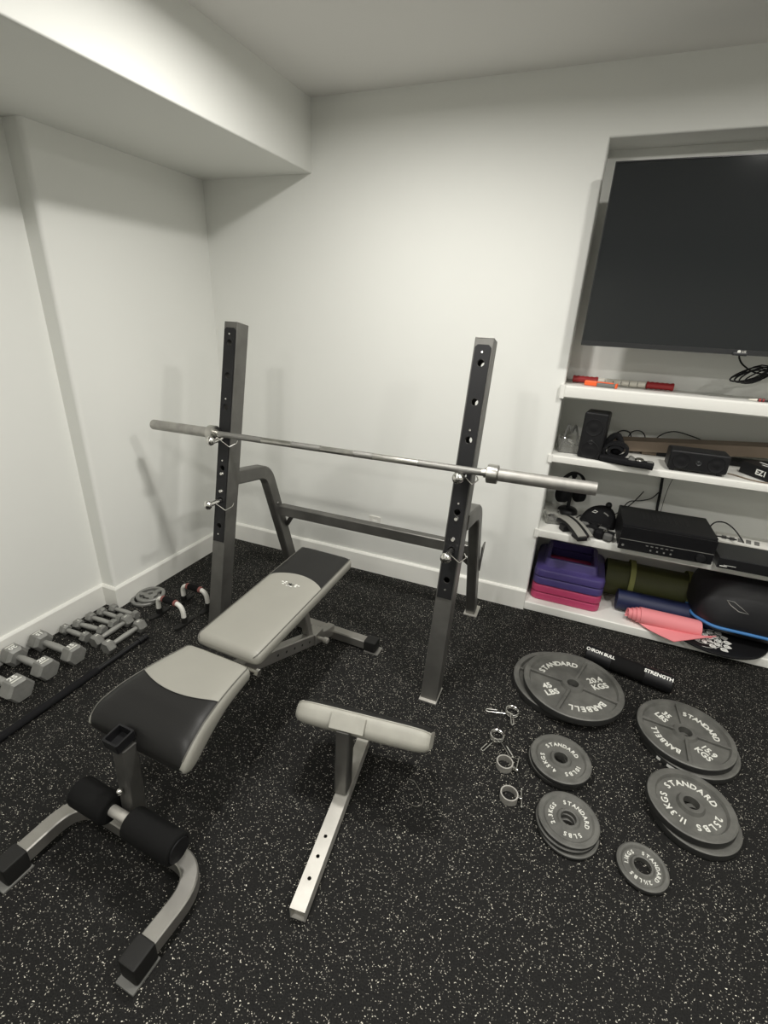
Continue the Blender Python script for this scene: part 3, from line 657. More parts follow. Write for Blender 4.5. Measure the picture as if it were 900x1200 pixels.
# barbell pad
p0, p1 = Vector((2.448, -0.330, 0.043)), Vector((2.828, -0.412, 0.043)); Lp = (p1 - p0).length; pa = math.atan2(p1.y - p0.y, p1.x - p0.x)
BP = thing('barbell_pad', 'black foam barbell pad with white lettering lying behind the weight plates', 'barbell pad', ((p0 + p1) / 2).to_tuple()[:2] + (0,), pa)
rp = 0.042
bm = B(); cyl(bm, (-Lp / 2, 0, rp), (Lp / 2, 0, rp), rp, 40, bev=0.005, seg=3); PB = obj('foam_body', bm, 'foam', BP)
for xa, xb in ((-Lp / 2 + 0.004, -0.075), (0.075, Lp / 2 - 0.004)):
    bm = B(); lathe(bm, [(rp, 0), (rp + 0.0012, 0.002), (rp + 0.0012, xb - xa - 0.002), (rp, xb - xa)], 40, T((xa, 0, rp)) @ RY(PI / 2)); obj('cover_band', bm, 'black', PB)
def wrap(xc_, a0):
    rr = rp + 0.0016
    def fn(v): an = a0 - v.y / rr; q = rr + v.z; return Vector((xc_ + v.x, -q * math.sin(an), rp + q * math.cos(an)))
    return fn
bm = B(); text(bm, 'IRON BULL', 0.0225, None, 0.0006, 0.03, fn=wrap(-0.118, 0.46), spacing=0.98); obj('lettering', bm, 'white', BP, label='white printed lettering IRON BULL'); bm = B(); text(bm, 'STRENGTH', 0.0245, None, 0.0006, 0.03, fn=wrap(0.130, 0.46), spacing=1.0); obj('lettering', bm, 'white', BP, label='white printed lettering STRENGTH'); bm = B()
lathe(bm, [(0.006, -0.0005), (0.009, -0.0005), (0.009, 0.0005), (0.006, 0.0005)], 20, T((-0.1855, -(rp + 0.0018) * math.sin(0.46), rp + (rp + 0.0018) * math.cos(0.46))) @ RX(0.46), 0, True)
obj('round_logo', bm, 'white', BP, label='small white ring logo')

# ------------------------------------------------------------------ dumbbells
def hexhead(bm, x0, x1, R_, zc, ch=0.22, flip=1):
    c = R_ * ch; xs = ((x0, R_ * 0.72), (x0 + (x1 - x0) * 0.20, R_), (x1 - (x1 - x0) * 0.16, R_), (x1, R_ * 0.84)) if flip > 0 else ((x0, R_ * 0.84), (x0 + (x1 - x0) * 0.16, R_), (x1 - (x1 - x0) * 0.20, R_), (x1, R_ * 0.72))
    loft(bm, [[Vector((x, r * math.cos(PI / 3 * k), zc + r * math.sin(PI / 3 * k))) for k in range(6)] for x, r in xs])
def dumbbell(label, loc, rotz, half, R_, hl, hr_, num, group='grey hex dumbbells by the left wall'):
    t = thing('dumbbell', label, 'dumbbell', loc, rotz, group); zc = R_ * 0.866
    for s in (-1, 1):
        bm = B(); x0, x1 = (half - hl / 2, half + hl / 2)
        hexhead(bm, x0 if s > 0 else -x1, x1 if s > 0 else -x0, R_, zc, flip=s); hd = obj('hex_head', bm, 'silver', t, 25)
        if num:
            bm = B(); sz = R_ * 0.62
            text(bm, num, sz, T((s * (half - hl * 0.08), 0, 2 * zc + 0.0004)) @ RZ(s * PI / 2), 0.0006, 0.03)
            obj('number', bm, 'white' if R_ > .045 else 'letter', hd, label='pale raised number'); bm = B()
            if R_ > 0.045: box(bm, (s * (half + hl * 0.22), 0, 2 * zc + 0.0002), (hl * 0.10, R_ * 0.75, 0.001))
            if R_ > 0.045: obj('raised_bar', bm, 'letter', hd)
            else: bm.free()
    bm = B(); n = 12
    hw = half - hl / 2; prof = [(hr_ * 0.85, -hw), (hr_, -hw * 0.6), (hr_ * 1.12, 0), (hr_, hw * 0.6), (hr_ * 0.85, hw)]
    lathe(bm, [(0, -hw)] + prof + [(0, hw)], 20, T((0, 0, zc)) @ RY(PI / 2)); obj('handle', bm, 'handle', t)
    return t
dumbbell('25 pound grey hex dumbbell, largest and nearest the camera', (0.078, -1.665, 0), 0, 0.112, 0.058, 0.082, 0.016, '25')
dumbbell('large grey hex dumbbell marked 20, second from the camera', (0.068, -1.532, 0), 0, 0.104, 0.052, 0.072, 0.0155, '20')
dumbbell('large grey hex dumbbell against the wall next to the small ones', (0.080, -1.411, 0), 0, 0.112, 0.050, 0.068, 0.0155, '15')
dumbbell('small grey dumbbell nearest the large ones, against the wall', (0.036, -1.285, 0), 0, 0.072, 0.028, 0.036, 0.0125, '5')
dumbbell('small grey dumbbell, second of the small row against the wall', (0.055, -1.218, 0), 0.10, 0.075, 0.027, 0.036, 0.0125, '5')
dumbbell('small grey dumbbell, third of the small row against the wall', (0.060, -1.153, 0), 0.04, 0.078, 0.027, 0.036, 0.0120, None)
dumbbell('thin grey dumbbell, fourth in the small row at the wall corner', (0.058, -1.097, 0), 0.0, 0.066, 0.0255, 0.034, 0.0115, None)
dumbbell('thin grey dumbbell farthest from the camera, beside the round plates', (0.094, -1.043, 0), 0.03, 0.076, 0.0245, 0.032, 0.0115, None)
dumbbell('grey hex dumbbell laid crosswise over the ends of the small row', (0.187, -1.195, 0), PI / 2 + 0.02, 0.090, 0.034, 0.044, 0.0120, '5')
dumbbell('grey hex dumbbell laid crosswise beside the black bar', (0.281, -1.203, 0), PI / 2, 0.092, 0.036, 0.044, 0.0120, '8')

# black bar on the floor
BR = thing('black_bar', 'long thin black bar lying on the floor beside the dumbbells', 'bar', (0.358, -1.72, 0))
bm = B(); cyl(bm, (0.004, 0.555, 0.017), (0.0, 0.30, 0.017), 0.0115, 20, bev=0.002); BRS = obj('thin_end', bm, 'black', BR)
bm = B(); cyl(bm, (0.0, 0.30, 0.017), (-0.012, -0.75, 0.017), 0.0165, 24, bev=0.003); obj('thick_sleeve', bm, 'blackmatt', BR)
bm = B(); cyl(bm, (0.0035, 0.525, 0.017), (0.004, 0.545, 0.017), 0.0165, 20, bev=0.002); cyl(bm, (0.004, 0.553, 0.017), (0.0042, 0.578, 0.017), 0.0145, 20, bev=0.003); obj('end_knob', bm, 'black', BR)

# grey round plates by the wall
def grip_plate(label, loc, rz):
    t = thing('round_plate', label, 'weight plate', loc, rz, 'grey round plates by the left wall')
    Rr, th = 0.078, 0.017; bm = B()
    lathe(bm, [(Rr * 0.76, 0.002), (Rr * 0.80, 0), (Rr - 0.004, 0), (Rr, 0.004), (Rr, th - 0.004), (Rr - 0.004, th), (Rr * 0.80, th), (Rr * 0.76, th - 0.002)], 64, None, 0, True)
    lathe(bm, [(0.0135, 0.001), (0.034, 0.001), (0.036, 0.004), (0.036, th - 0.004), (0.032, th - 0.001), (0.019, th - 0.001), (0.018, th), (0.0135, th)], 40, None, 0, True)
    for k in range(3):
        a_ = 2 * PI * k / 3 + 0.4; t2_ = B(); box(t2_, (0.047, 0, th / 2), (0.030, 0.026, th - 0.005), 0.003); merge(bm, t2_, RZ(a_))
    obj('plate_body', bm, 'silver', t); return t
grip_plate('grey round three-spoke plate underneath its twin by the left wall', (0.078, -0.885, 0), 0.3)
grip_plate('grey round three-spoke plate on top of its twin by the left wall', (0.095, -0.862, 0.017), 1.0)

# push-up bars
def pushup(label, loc, rz, span=0.185):
    t = thing('push_up_bar', label, 'push-up bar', loc, rz, 'push-up bars on the floor'); hs = span / 2; ht = 0.118
    arch = fillet([(-hs, 0, 0.018), (-hs * 0.96, 0, ht), (hs * 0.96, 0, ht), (hs, 0, 0.018)], 0.075, 12)
    bm = B(); tube(bm, arch, 0.0125, 14); TB = obj('arched_tube', bm, 'whitep', t, 60, label='white arched tube')
    bm = B(); cyl(bm, (-0.036, 0, ht), (0.036, 0, ht), 0.0185, 24, bev=0.004); obj('grip', bm, 'foam', TB, label='black foam grip')
    for s in (-1, 1):
        bm = B(); cyl(bm, (s * 0.036, 0, ht), (s * 0.050, 0, ht - 0.0015), 0.0175, 20, bev=0.002); obj('grip_ring', bm, 'redrub', TB, label='muted red grip ring')
        bm = B(); cyl(bm, (s * hs, 0, 0.008), (s * hs * 0.99, 0, 0.045), 0.0165, 20, bev=0.002); FT = obj('foot_socket', bm, 'rubber', t)
        bm = B(); prism(bm, [(-0.013, -0.060), (0.0, -0.070), (0.013, -0.060), (0.019, 0.0), (0.013, 0.060), (0.0, 0.070), (-0.013, 0.060), (-0.019, 0.0)], 0.0, 0.014, 0.003, T((s * hs, 0, 0))); obj('foot', bm, 'rubber', FT)
    return t
pushup('push-up bar with black grip standing in front, nearer the camera', (0.352, -0.965, 0), -0.05)
pushup('push-up bar with black grip standing behind its twin', (0.375, -0.808, 0), 0.0, 0.175)

# hair-thin thread on the floor
THREAD = [(1.852, -1.345), (1.885, -1.352), (1.93, -1.405), (1.915, -1.435), (1.875, -1.432), (1.850, -1.425)]
bm = B(); tube(bm, smooth_path([(x, y, 0.0012) for x, y in THREAD], 6), 0.0006, 5)
settle(tag(obj('loose_thread', bm, 'thread'), 'thin pale thread curled on the floor by the arm curl pad', 'thread'))

# ------------------------------------------------------------------ television
TX0, TX1, TZ0, TZ1, TY = 2.141, 3.375, 1.491, 2.173, -0.130
TV = thing('television', 'large dark flat television mounted in the wall recess above the shelves', 'television', ((TX0 + TX1) / 2, TY, (TZ0 + TZ1) / 2))
tw, tz = TX1 - TX0, TZ1 - TZ0
bm = B(); bz_ = 0.004; bb = 0.020
t = B()
o_ = [(-tw / 2, -tz / 2), (tw / 2, -tz / 2), (tw / 2, tz / 2), (-tw / 2, tz / 2)]; i_ = [(-tw / 2 + bz_, -tz / 2 + bb), (tw / 2 - bz_, -tz / 2 + bb), (tw / 2 - bz_, tz / 2 - bz_), (-tw / 2 + bz_, tz / 2 - bz_)]
loft(t, [[Vector((x, y, z)) for x, z in pr] for pr, y in ((i_, 0.004), (i_, 0.0), (o_, 0.0), (o_, 0.030), (i_, 0.030))], False); merge(bm, t)
FRM = obj('bezel', bm, 'bezel', TV, 30)
bm = B(); box(bm, (0, 0.006, (bb - bz_) / 2), (tw - 2 * bz_ + 0.002, 0.004, tz - bz_ - bb + 0.002)); obj('screen', bm, 'screen', TV)
bm = B(); box(bm, (0, 0.030, 0), (tw - 0.03, 0.016, tz - 0.03), 0.005); box(bm, (0, 0.052, -0.08), (tw * 0.62, 0.045, tz * 0.55), 0.012); obj('back_shell', bm, 'black', TV)
bm = B(); box(bm, (0, 0.130, 0.02), (0.42, 0.115, 0.03), 0.003); box(bm, (0, 0.260, 0.02), (0.50, 0.083, 0.20), 0.004); box(bm, (0, 0.205, 0.02), (0.10, 0.06, 0.10), 0.004); obj('wall_mount', bm, 'black', TV)
bm = B(); box(bm, (-0.012, -0.002, -tz / 2 + 0.003), (0.050, 0.012, 0.012), 0.003); lathe(bm, [(0, 0), (0.006, 0), (0.006, 0.0015), (0, 0.0015)], 18, T((-0.016, -0.0002, -tz / 2 + 0.013)) @ RX(PI / 2), 1)
text(bm, 'LG', 0.011, T((0.001, -0.0006, -tz / 2 + 0.013)) @ RX(PI / 2), 0.0004, 0.02, 1); obj('badge', bm, ['bezel', 'letter'], FRM, label='small silver badge on the lower edge')
# coiled cable hanging below the screen
def P(*a_): return Vector(a_)
bm = B(); yk = -0.02
tube(bm, smooth_path([(2.772, yk, 1.50), (2.775, yk, 1.475), (2.800, yk, 1.445), (2.850, yk - 0.01, 1.420), (2.91, yk - 0.01, 1.425), (2.96, yk, 1.47), (2.97, 0.0, 1.50)], 6), 0.0035, 7)
for k in range(6):
    q = 0.004 * (k % 3) - 0.004; hgt = 0.014 + 0.006 * (k % 3); x0 = 2.765 + 0.018 * (k % 4); tilt_ = 0.045 + 0.004 * k
    pts = []
    for i in range(24):
        an = 2 * PI * i / 24; px = 0.5 * (x0 + 3.00) + (3.00 - x0) / 2 * math.cos(an); fx = (px - x0) / (3.0 - x0); nar = 1.0 - 0.75 * math.exp(-((fx - 0.55) / 0.16) ** 2)
        pts.append((px, yk + q + 0.006 * math.sin(an * 2), 1.386 + fx * tilt_ * 1.6 + (hgt + 0.010) * nar * math.sin(an)))
    tube(bm, pts, 0.0032, 6, True)
tube(bm, smooth_path([(2.955, yk, 1.46), (2.965, -0.01, 1.50), (2.965, 0.03, 1.53)], 5), 0.009, 8)
cb = obj('coiled_cable', bm, 'black'); settle(tag(cb, 'black cable tied in a coil hanging under the television', 'cable'))

# ------------------------------------------------------------------ top shelf
RL = thing('massage_roller_stick', 'massage roller stick with red handles and pale segments on the top shelf', 'massage stick', (2.356, 0.108, 1.300), -0.02)
for x0, x1 in ((-0.226, -0.112), (0.108, 0.226)):
    bm = B(); s = 1 if x0 > 0 else -1; prof = [(0, 0), (0.015, 0), (0.0185, 0.004), (0.0165, 0.010)] + [(0.0152 + 0.0022 * (i % 2), 0.014 + i * 0.0105) for i in range(9)] + [(0.0185, 0.112), (0.0165, 0.117), (0, 0.118)]
    lathe(bm, prof, 22, T((x0, 0, 0.0192)) @ RY(PI / 2)); obj('handle', bm, 'red', RL, label='red ribbed handle')
bm = B(); cyl(bm, (-0.112, 0, 0.019), (0.108, 0, 0.019), 0.005, 12); obj('rod', bm, 'greyp', RL)
for k in range(6):
    bm = B(); x = -0.110 + k * 0.0362; cyl(bm, (x, 0, 0.019), (x + 0.0335, 0, 0.019), 0.0145, 20, bev=0.002); obj('roller_segment', bm, 'paleband', RL)
OT = thing('orange_tool', 'small orange and grey hand tool in front of the massage stick', 'tool', (2.262, 0.030, 1.300), -0.22)
bm = B(); box(bm, (-0.045, 0, 0.013), (0.06, 0.026, 0.024), 0.006, 3); box(bm, (0.018, 0.004, 0.020), (0.075, 0.012, 0.008), 0.003); obj('orange_body', bm, 'orange', OT)
bm = B(); box(bm, (0.026, -0.004, 0.010), (0.085, 0.020, 0.018), 0.005, 3); obj('grey_grip', bm, 'greyp', OT)
bm = B(); box(bm, (0.071, -0.002, 0.012), (0.010, 0.024, 0.022), 0.003, 2); obj('end_tip', bm, 'orange', OT)
MK = thing('small_brush', 'tiny dark red stick with pale tip at the right end of the top shelf', 'tool', (2.93, 0.005, 1.300), -0.1)
bm = B(); cyl(bm, (-0.035, 0, 0.007), (-0.008, 0, 0.007), 0.006, 14, bev=0.002); cyl(bm, (-0.008, 0, 0.006), (0.13, 0, 0.006), 0.004, 12); obj('shaft', bm, 'irondark', MK)
bm = B(); cyl(bm, (-0.030, 0, 0.007), (-0.022, 0, 0.007), 0.0068, 14); obj('red_band', bm, 'red', MK); bm = B(); cyl(bm, (-0.016, 0, 0.007), (-0.010, 0, 0.007), 0.0068, 14); obj('red_band', bm, 'red', MK)
bm = B(); cyl(bm, (-0.065, 0, 0.006), (-0.035, 0, 0.007), 0.002, 10, r2=0.005); obj('pale_tip', bm, 'paleband', MK)

# ------------------------------------------------------------------ second shelf (z = .945)
Z2 = 0.9452
JR = thing('clear_container', 'clear plastic container of small metal parts at the left end of the second shelf', 'container', (2.175, 0.125, Z2), 0.15)
bm = B(); ro = rrect(0.115, 0.10, 0.012); ri = rrect(0.109, 0.094, 0.010)
loft(bm, [[Vector((x, y, z)) for x, y in pr] for pr, z in ((ri, 0.004), (ri, 0.075), (ro, 0.075), (ro, 0.0))], True); obj('box', bm, 'clear', JR)
for i in range(4):
    bm = B(); cx, cy = random.uniform(-0.03, 0.03), random.uniform(-0.025, 0.025)
    tube(bm, [(cx + 0.016 * math.cos(t_), cy + 0.010 * math.sin(t_), 0.030 + 0.020 * math.sin(t_ * 0.5) + 0.008 * i) for t_ in [k * 0.45 for k in range(14)]], 0.0035, 8); obj('metal_clip', bm, 'chrome' if i % 2 else 'greyp', JR)
bm = B(); tube(bm, smooth_path([(-0.045, 0.0, 0.006), (-0.03, 0.01, 0.08), (-0.018, 0.012, 0.135), (0.0, 0.01, 0.10), (0.015, 0.01, 0.135), (0.03, 0.01, 0.09), (0.04, 0.0, 0.03)], 6), 0.006, 8); obj('bent_strap', bm, 'greyp', JR)
def speaker(name, label, loc, rz, w, h, d, cones, slope=0.0, feet=False):
    t = thing(name, label, 'speaker', loc, rz)
    z0 = 0.010 if feet else 0.0
    bm = B(); prism(bm, rrect(w, h, 0.012, 4), 0, d, 0.008, T((0, d / 2, z0 + h / 2)) @ RX(PI / 2), 0, 3); obj('cabinet', bm, 'black', t)
    bm = B(); prism(bm, rrect(w - 0.012, h - 0.012, 0.010, 4), 0, 0.004, 0.002, T((0, -d / 2, z0 + h / 2)) @ RX(PI / 2)); GR = obj('front_grille', bm, 'guard', t)
    for (cx, cz, r) in cones:
        bm = B(); lathe(bm, [(0, 0.003), (r * 0.35, 0.0035), (r * 0.5, 0.002), (r * 0.86, 0.0025), (r * 0.96, 0.0038), (r, 0.002), (r, 0)], 32, T((cx, -d / 2 - 0.0035, z0 + cz)) @ RX(PI / 2)); obj('driver', bm, 'bezel' if r < 0.02 else 'black', GR)
    if feet:
        for s in (-1, 1):
            for sy in (-1, 1):
                bm = B(); box(bm, (s * (w / 2 - 0.025), sy * (d / 2 - 0.02), 0.006), (0.022, 0.016, 0.012), 0.002); obj('foot', bm, 'black', t)
    return t
speaker('bookshelf_speaker', 'small black upright speaker at the left of the second shelf', (2.283, 0.072, Z2), -0.16, 0.112, 0.232, 0.11, [(0, 0.090, 0.013), (0, 0.048, 0.042), (0, 0.16, 0.042)])
speaker('centre_speaker', 'wide low black centre speaker near the middle of the second shelf', (2.752, 0.062, Z2), 0.0, 0.248, 0.092, 0.11, [(-0.072, 0.046, 0.036), (0, 0.046, 0.014), (0.072, 0.046, 0.036)], feet=True)
CF = thing('wrist_wrap', 'black rolled neoprene wrap and strap with silver buckle beside the upright speaker', 'strap', (2.42, 0.045, Z2), -0.10)
bm = B(); sp = [((0.026 + 0.0035 * a_) * math.cos(a_), (0.026 + 0.0035 * a_) * math.sin(a_)) for a_ in [k * 0.3 for k in range(1, 36)]]
rings = []
for (x, y) in sp:
    d_ = Vector((x, y)).normalized(); ring = []
    for w_, h_ in ((-0.007, 0.0), (0.007, 0.0), (0.007, 0.055), (-0.007, 0.055)): ring.append(Vector((x + d_.x * w_ - 0.02, h_ * 0.9 - 0.022, y * 0.72 + d_.y * w_ + 0.052)))
    rings.append(ring)
loft(bm, rings); sphere(bm, (-0.02, 0.012, 0.052), 0.030, 14, (1, 0.5, 0.72)); RLW = obj('rolled_cuff', bm, 'blackmatt', CF, 60)
bm = B(); tube(bm, smooth_path([(-0.09, 0.05, 0.03), (-0.06, 0.05, 0.10), (-0.03, 0.055, 0.115), (0.0, 0.06, 0.06)], 6), 0.016, 10); obj('upper_loop', bm, 'blackmatt', CF)
bm = B(); rsweep(bm, smooth_path([(-0.085, -0.03, 0.0155), (-0.02, -0.04, 0.0155), (0.06, -0.055, 0.018), (0.12, -0.060, 0.019), (0.152, -0.06, 0.017)], 5), 0.055, 0.030, (0, 1, 0), 0.008); obj('strap', bm, 'blackmatt', CF)
bm = B(); box(bm, (0.055, -0.045, 0.034), (0.030, 0.05, 0.018), 0.006, 2, rot=RY(0.5)); obj('pad', bm, 'greyp', CF); bm = B(); box(bm, (0.135, -0.05, 0.030), (0.028, 0.03, 0.014), 0.005, 2); obj('pad', bm, 'greyp', CF)
bm = B(); lathe(bm, [(0.0, 0.0), (0.019, 0.0), (0.021, 0.004), (0.021, 0.012), (0.017, 0.016), (0, 0.017)], 24, T((0.088, -0.05, 0.026)) @ RX(0.15)); obj('buckle', bm, 'chrome', CF, label='round silver buckle')
# boards at the back
t = thing('brown_plank', 'long brown plank leaning along the back of the second shelf', 'plank', (2.9, 0.30, Z2))
bm = B(); box(bm, (0.0, 0.0, 0.077), (1.04, 0.11, 0.056), 0.004, rot=RY(-0.085)); obj('board', bm, 'board', t)
t = thing('long_box', 'dark flat box lying under the brown plank on the second shelf', 'box', (2.95, 0.31, Z2))
bm = B(); box(bm, (0.05, 0.01, 0.0125), (0.78, 0.10, 0.024), 0.003); obj('body', bm, 'black', t)
bm = B(); box(bm, (-0.375, 0.008, 0.0105), (0.07, 0.10, 0.020), 0.003); obj('brown_end', bm, 'board', t)
bm = B()
tube(bm, smooth_path([(2.36, 0.40, 0.952), (2.39, 0.39, 1.00), (2.43, 0.385, 1.035), (2.47, 0.39, 1.03), (2.49, 0.40, 0.99)], 6), 0.0035, 6)
tube(bm, smooth_path([(2.46, 0.40, 0.952), (2.48, 0.39, 1.03), (2.52, 0.385, 1.045), (2.55, 0.39, 1.02), (2.56, 0.40, 0.97)], 6), 0.003, 6)
tube(bm, smooth_path([(2.58, 0.40, 0.952), (2.62, 0.39, 1.03), (2.68, 0.385, 1.062), (2.76, 0.39, 1.05), (2.84, 0.395, 1.02), (2.86, 0.41, 0.96)], 6), 0.003, 6)
settle(tag(obj('tangled_cable', bm, 'black'), 'dark cables looping behind the brown plank', 'cable'))
# boxed item with bold letters
BX = thing('product_box', 'small black carton with white lettering at the right of the second shelf', 'box', (3.045, 0.115, Z2), -1.0 + 0.0)
bm = B(); box(bm, (0, 0, 0.031), (0.165, 0.10, 0.054), 0.003, rot=RX(0.0)); obj('carton', bm, 'black', BX)
bm = B(); text(bm, 'EZ1', 0.034, T((0.030, -0.0503, 0.030)) @ RX(PI / 2), 0.0003, 0.03); obj('lettering', bm, 'white', BX, label='white block lettering')
for c_, s_ in (((-0.0835, 0.0, 0.036), (0.002, 0.09, 0.038)), ((0.02, -0.01, 0.0585), (0.06, 0.010, 0.0006)), ((-0.01, 0.02, 0.0585), (0.08, 0.010, 0.0006)), ((0.04, 0.02, 0.0585), (0.03, 0.018, 0.0006))): bm = B(); box(bm, c_, s_); obj('white_stripe', bm, 'white', BX)
bm = B(); tube(bm, smooth_path([(2.90, 0.09, 0.9485), (2.93, 0.07, 0.949), (2.97, 0.03, 0.949), (3.02, 0.010, 0.9485), (3.08, 0.02, 0.949), (3.14, 0.03, 0.949)], 5), 0.003, 6); settle(tag(obj('thin_cable', bm, 'board'), 'thin dark cable lying on the second shelf before the carton', 'cable'))

# ------------------------------------------------------------------ third shelf (z = .522)
Z3 = 0.5222
HS = thing('headphone_stand', 'round black headphone stand at the left of the third shelf', 'headphone stand', (2.235, 0.325, Z3))
bm = B(); lathe(bm, [(0, 0), (0.052, 0), (0.058, 0.006), (0.056, 0.022), (0.046, 0.032), (0.020, 0.036), (0, 0.036)], 36); obj('base', bm, 'guard', HS)
bm = B(); rsweep(bm, [(0, 0, 0.03), (0, 0, 0.235)], 0.020, 0.012, (1, 0, 0), 0.003); sphere(bm, (0, 0, 0.235), 0.016, 14); obj('stem', bm, 'black', HS)
HP = thing('headphones', 'black over-ear headphones hanging on the round stand', 'headphones', (2.235, 0.325, Z3 - 0.012), 0.55)
arc = [(0.078 * math.cos(a_), 0, 0.165 + 0.098 * math.sin(a_)) for a_ in [PI * k / 24 for k in range(25)]]
bm = B(); rsweep(bm, arc, 0.030, 0.012, (0, 1, 0), 0.004); obj('headband', bm, 'black', HP)
for s in (-1, 1):
    bm = B(); cyl(bm, (s * 0.028, 0, 0.128), (s * 0.078, 0, 0.132), 0.046, 28, bev=0.010, seg=3); obj('ear_cup', bm, 'blackmatt', HP)
bm = B(); tube(bm, smooth_path([(2.27, 0.22, 0.526), (2.31, 0.22, 0.56), (2.345, 0.23, 0.575), (2.335, 0.24, 0.55), (2.30, 0.25, 0.545), (2.36, 0.29, 0.55), (2.45, 0.33, 0.53), (2.56, 0.40, 0.60), (2.62, 0.41, 0.70)], 6), 0.003, 6)
settle(tag(obj('headphone_cable', bm, 'black'), 'thin black cable trailing from the headphones', 'cable'))
CT = thing('clear_tray', 'small clear plastic tray in the left corner of the third shelf', 'tray', (2.160, 0.16, Z3), 0.2)
bm = B(); ro = rrect(0.085, 0.12, 0.012); ri = rrect(0.079, 0.114, 0.010); loft(bm, [[Vector((x, y, z)) for x, y in pr] for pr, z in ((ri, 0.004), (ri, 0.045), (ro, 0.045), (ro, 0.0))], True); obj('tray', bm, 'clear', CT)
bm = B(); box(bm, (0.0, -0.02, 0.016), (0.05, 0.03, 0.018), 0.004); obj('contents', bm, 'greyp', CT); bm = B(); box(bm, (0.005, 0.03, 0.014), (0.03, 0.04, 0.016), 0.004); obj('contents', bm, 'greyp', CT)
BRC = thing('padded_brace', 'curved grey padded brace with black edge on the left of the third shelf', 'brace', (2.270, 0.030, Z3), -0.98)
cur = smooth_path([(-0.15, 0, 0.034), (-0.09, 0, 0.052), (-0.02, 0, 0.055), (0.05, 0, 0.042), (0.105, 0, 0.024)], 5)
bm = B(); rsweep(bm, cur, 0.050, 0.014, (0, 1, 0), 0.005); obj('padding', bm, 'foamgrey', BRC)
bm = B(); rsweep(bm, [Vector(p_) + Vector((0, 0.031, 0)) for p_ in cur], 0.014, 0.020, (0, 1, 0), 0.004); rsweep(bm, [Vector(p_) + Vector((0, 0, -0.016)) for p_ in cur], 0.058, 0.018, (0, 1, 0), 0.004); obj('black_shell', bm, 'black', BRC)
bm = B(); rsweep(bm, [Vector(p_) + Vector((0, 0.052, -0.002)) for p_ in cur], 0.022, 0.010, (0, 1, 0), 0.003); obj('side_padding', bm, 'foamgrey', BRC)
bm = B(); box(bm, (-0.03, -0.02, 0.019), (0.05, 0.05, 0.037), 0.008); box(bm, (0.078, 0.0, 0.012), (0.07, 0.055, 0.022), 0.006); obj('support_foot', bm, 'black', BRC)
CAP = thing('soft_pouch', 'black soft pouch with small white logo standing beside the receiver', 'pouch', (2.402, 0.215, Z3), 0.0)
bm = B(); rings = []
for i in range(11):
    t_ = i / 10; z = 0.002 + 0.108 * math.sin(t_ * PI / 2); k = max(0.10, math.cos(t_ * PI / 2)) ** 0.55
    row = []
    for j in range(36):
        a_ = 2 * PI * j / 36; x = 0.098 * k * math.copysign(abs(math.cos(a_)) ** 0.8, math.cos(a_)); y = 0.062 * (1 - 0.75 * t_) * math.copysign(abs(math.sin(a_)) ** 0.8, math.sin(a_)) + 0.02 * t_
        row.append(Vector((x * (1 - 0.18 * t_) + 0.014 * t_, y, z - 0.012 * t_ * (x / 0.098 - 0.2) ** 2 + 0.003 * math.sin(5 * a_) * (1 - t_))))
    rings.append(row)
loft(bm, rings); obj('pouch_body', bm, 'blackmatt', CAP, 60)
def on_pouch(x, z): 
    t_ = math.asin(min(1, z / 0.110)) / (PI / 2); return Vector((x, -0.062 * (1 - 0.75 * t_) + 0.02 * t_ - 0.002, z))
bm = B(); tube(bm, [on_pouch(x, z) for x, z in ((-0.040, 0.083), (-0.028, 0.092), (-0.012, 0.088), (-0.022, 0.080))], 0.0022, 6, True); obj('logo', bm, 'white', CAP, label='small white logo')
bm = B(); tube(bm, [on_pouch(x, z) for x, z in ((0.020, 0.088), (0.034, 0.082), (0.046, 0.074))], 0.0040, 6); obj('zip_pull', bm, 'greyp', CAP)
bm = B(); sphere(bm, (0.042, 0.040, 0.112), 0.018, 14, (1, 1, 1.1)); obj('top_knob', bm, 'black', CAP)
def wweight(label, loc, rz):
    t = thing('wrist_weight', label, 'wrist weight', loc, rz, 'wrist weights on the third shelf')
    for k in range(3):
        bm = B(); box(bm, (-0.048 + 0.048 * k, 0, 0.025), (0.046, 0.062, 0.044), 0.012, 3, rot=RY(0.06 * (k - 1))); obj('weight_pocket', bm, 'strapgrey' if k != 1 else 'blackmatt', t)
    bm = B(); box(bm, (0, 0, 0.048), (0.15, 0.030, 0.004), 0.001); STR = obj('strap', bm, 'blackmatt', t)
    bm = B(); lathe(bm, [(0.005, 0), (0.010, 0), (0.010, 0.003), (0.005, 0.003)], 16, T((0.026, -0.004, 0.050)), 0, True); obj('ring', bm, 'chrome', STR)
    return t
wweight('grey and black wrist weight behind its twin before the cap', (2.385, 0.108, Z3), -0.35)
wweight('grey and black wrist weight at the shelf edge left of the receiver', (2.410, 0.030, Z3), -0.30)
RC = thing('stereo_receiver', 'large black receiver with round knob in the middle of the third shelf', 'receiver', (2.704, 0.082, Z3), 0.02)
bm = B(); w, d, h = 0.418, 0.285, 0.136; box(bm, (0, 0.004, h / 2 + 0.008), (w, d - 0.01, h - 0.008), 0.003); BOD = obj('case', bm, 'black', RC)
bm = B(); box(bm, (0, -d / 2 + 0.001, 0.097), (w, 0.016, 0.068), 0.003); box(bm, (0, -d / 2 + 0.001, 0.034), (w, 0.016, 0.056), 0.003); FP = obj('front_panel', bm, 'bezel', RC)
FP.data.materials.clear(); FP.data.materials.append(mat('gloss_black', (0.008, 0.008, 0.009), 0.18))
bm = B(); box(bm, (0, -d / 2 - 0.0075, 0.0625), (w - 0.004, 0.002, 0.0015)); obj('trim_line', bm, 'handle', FP)
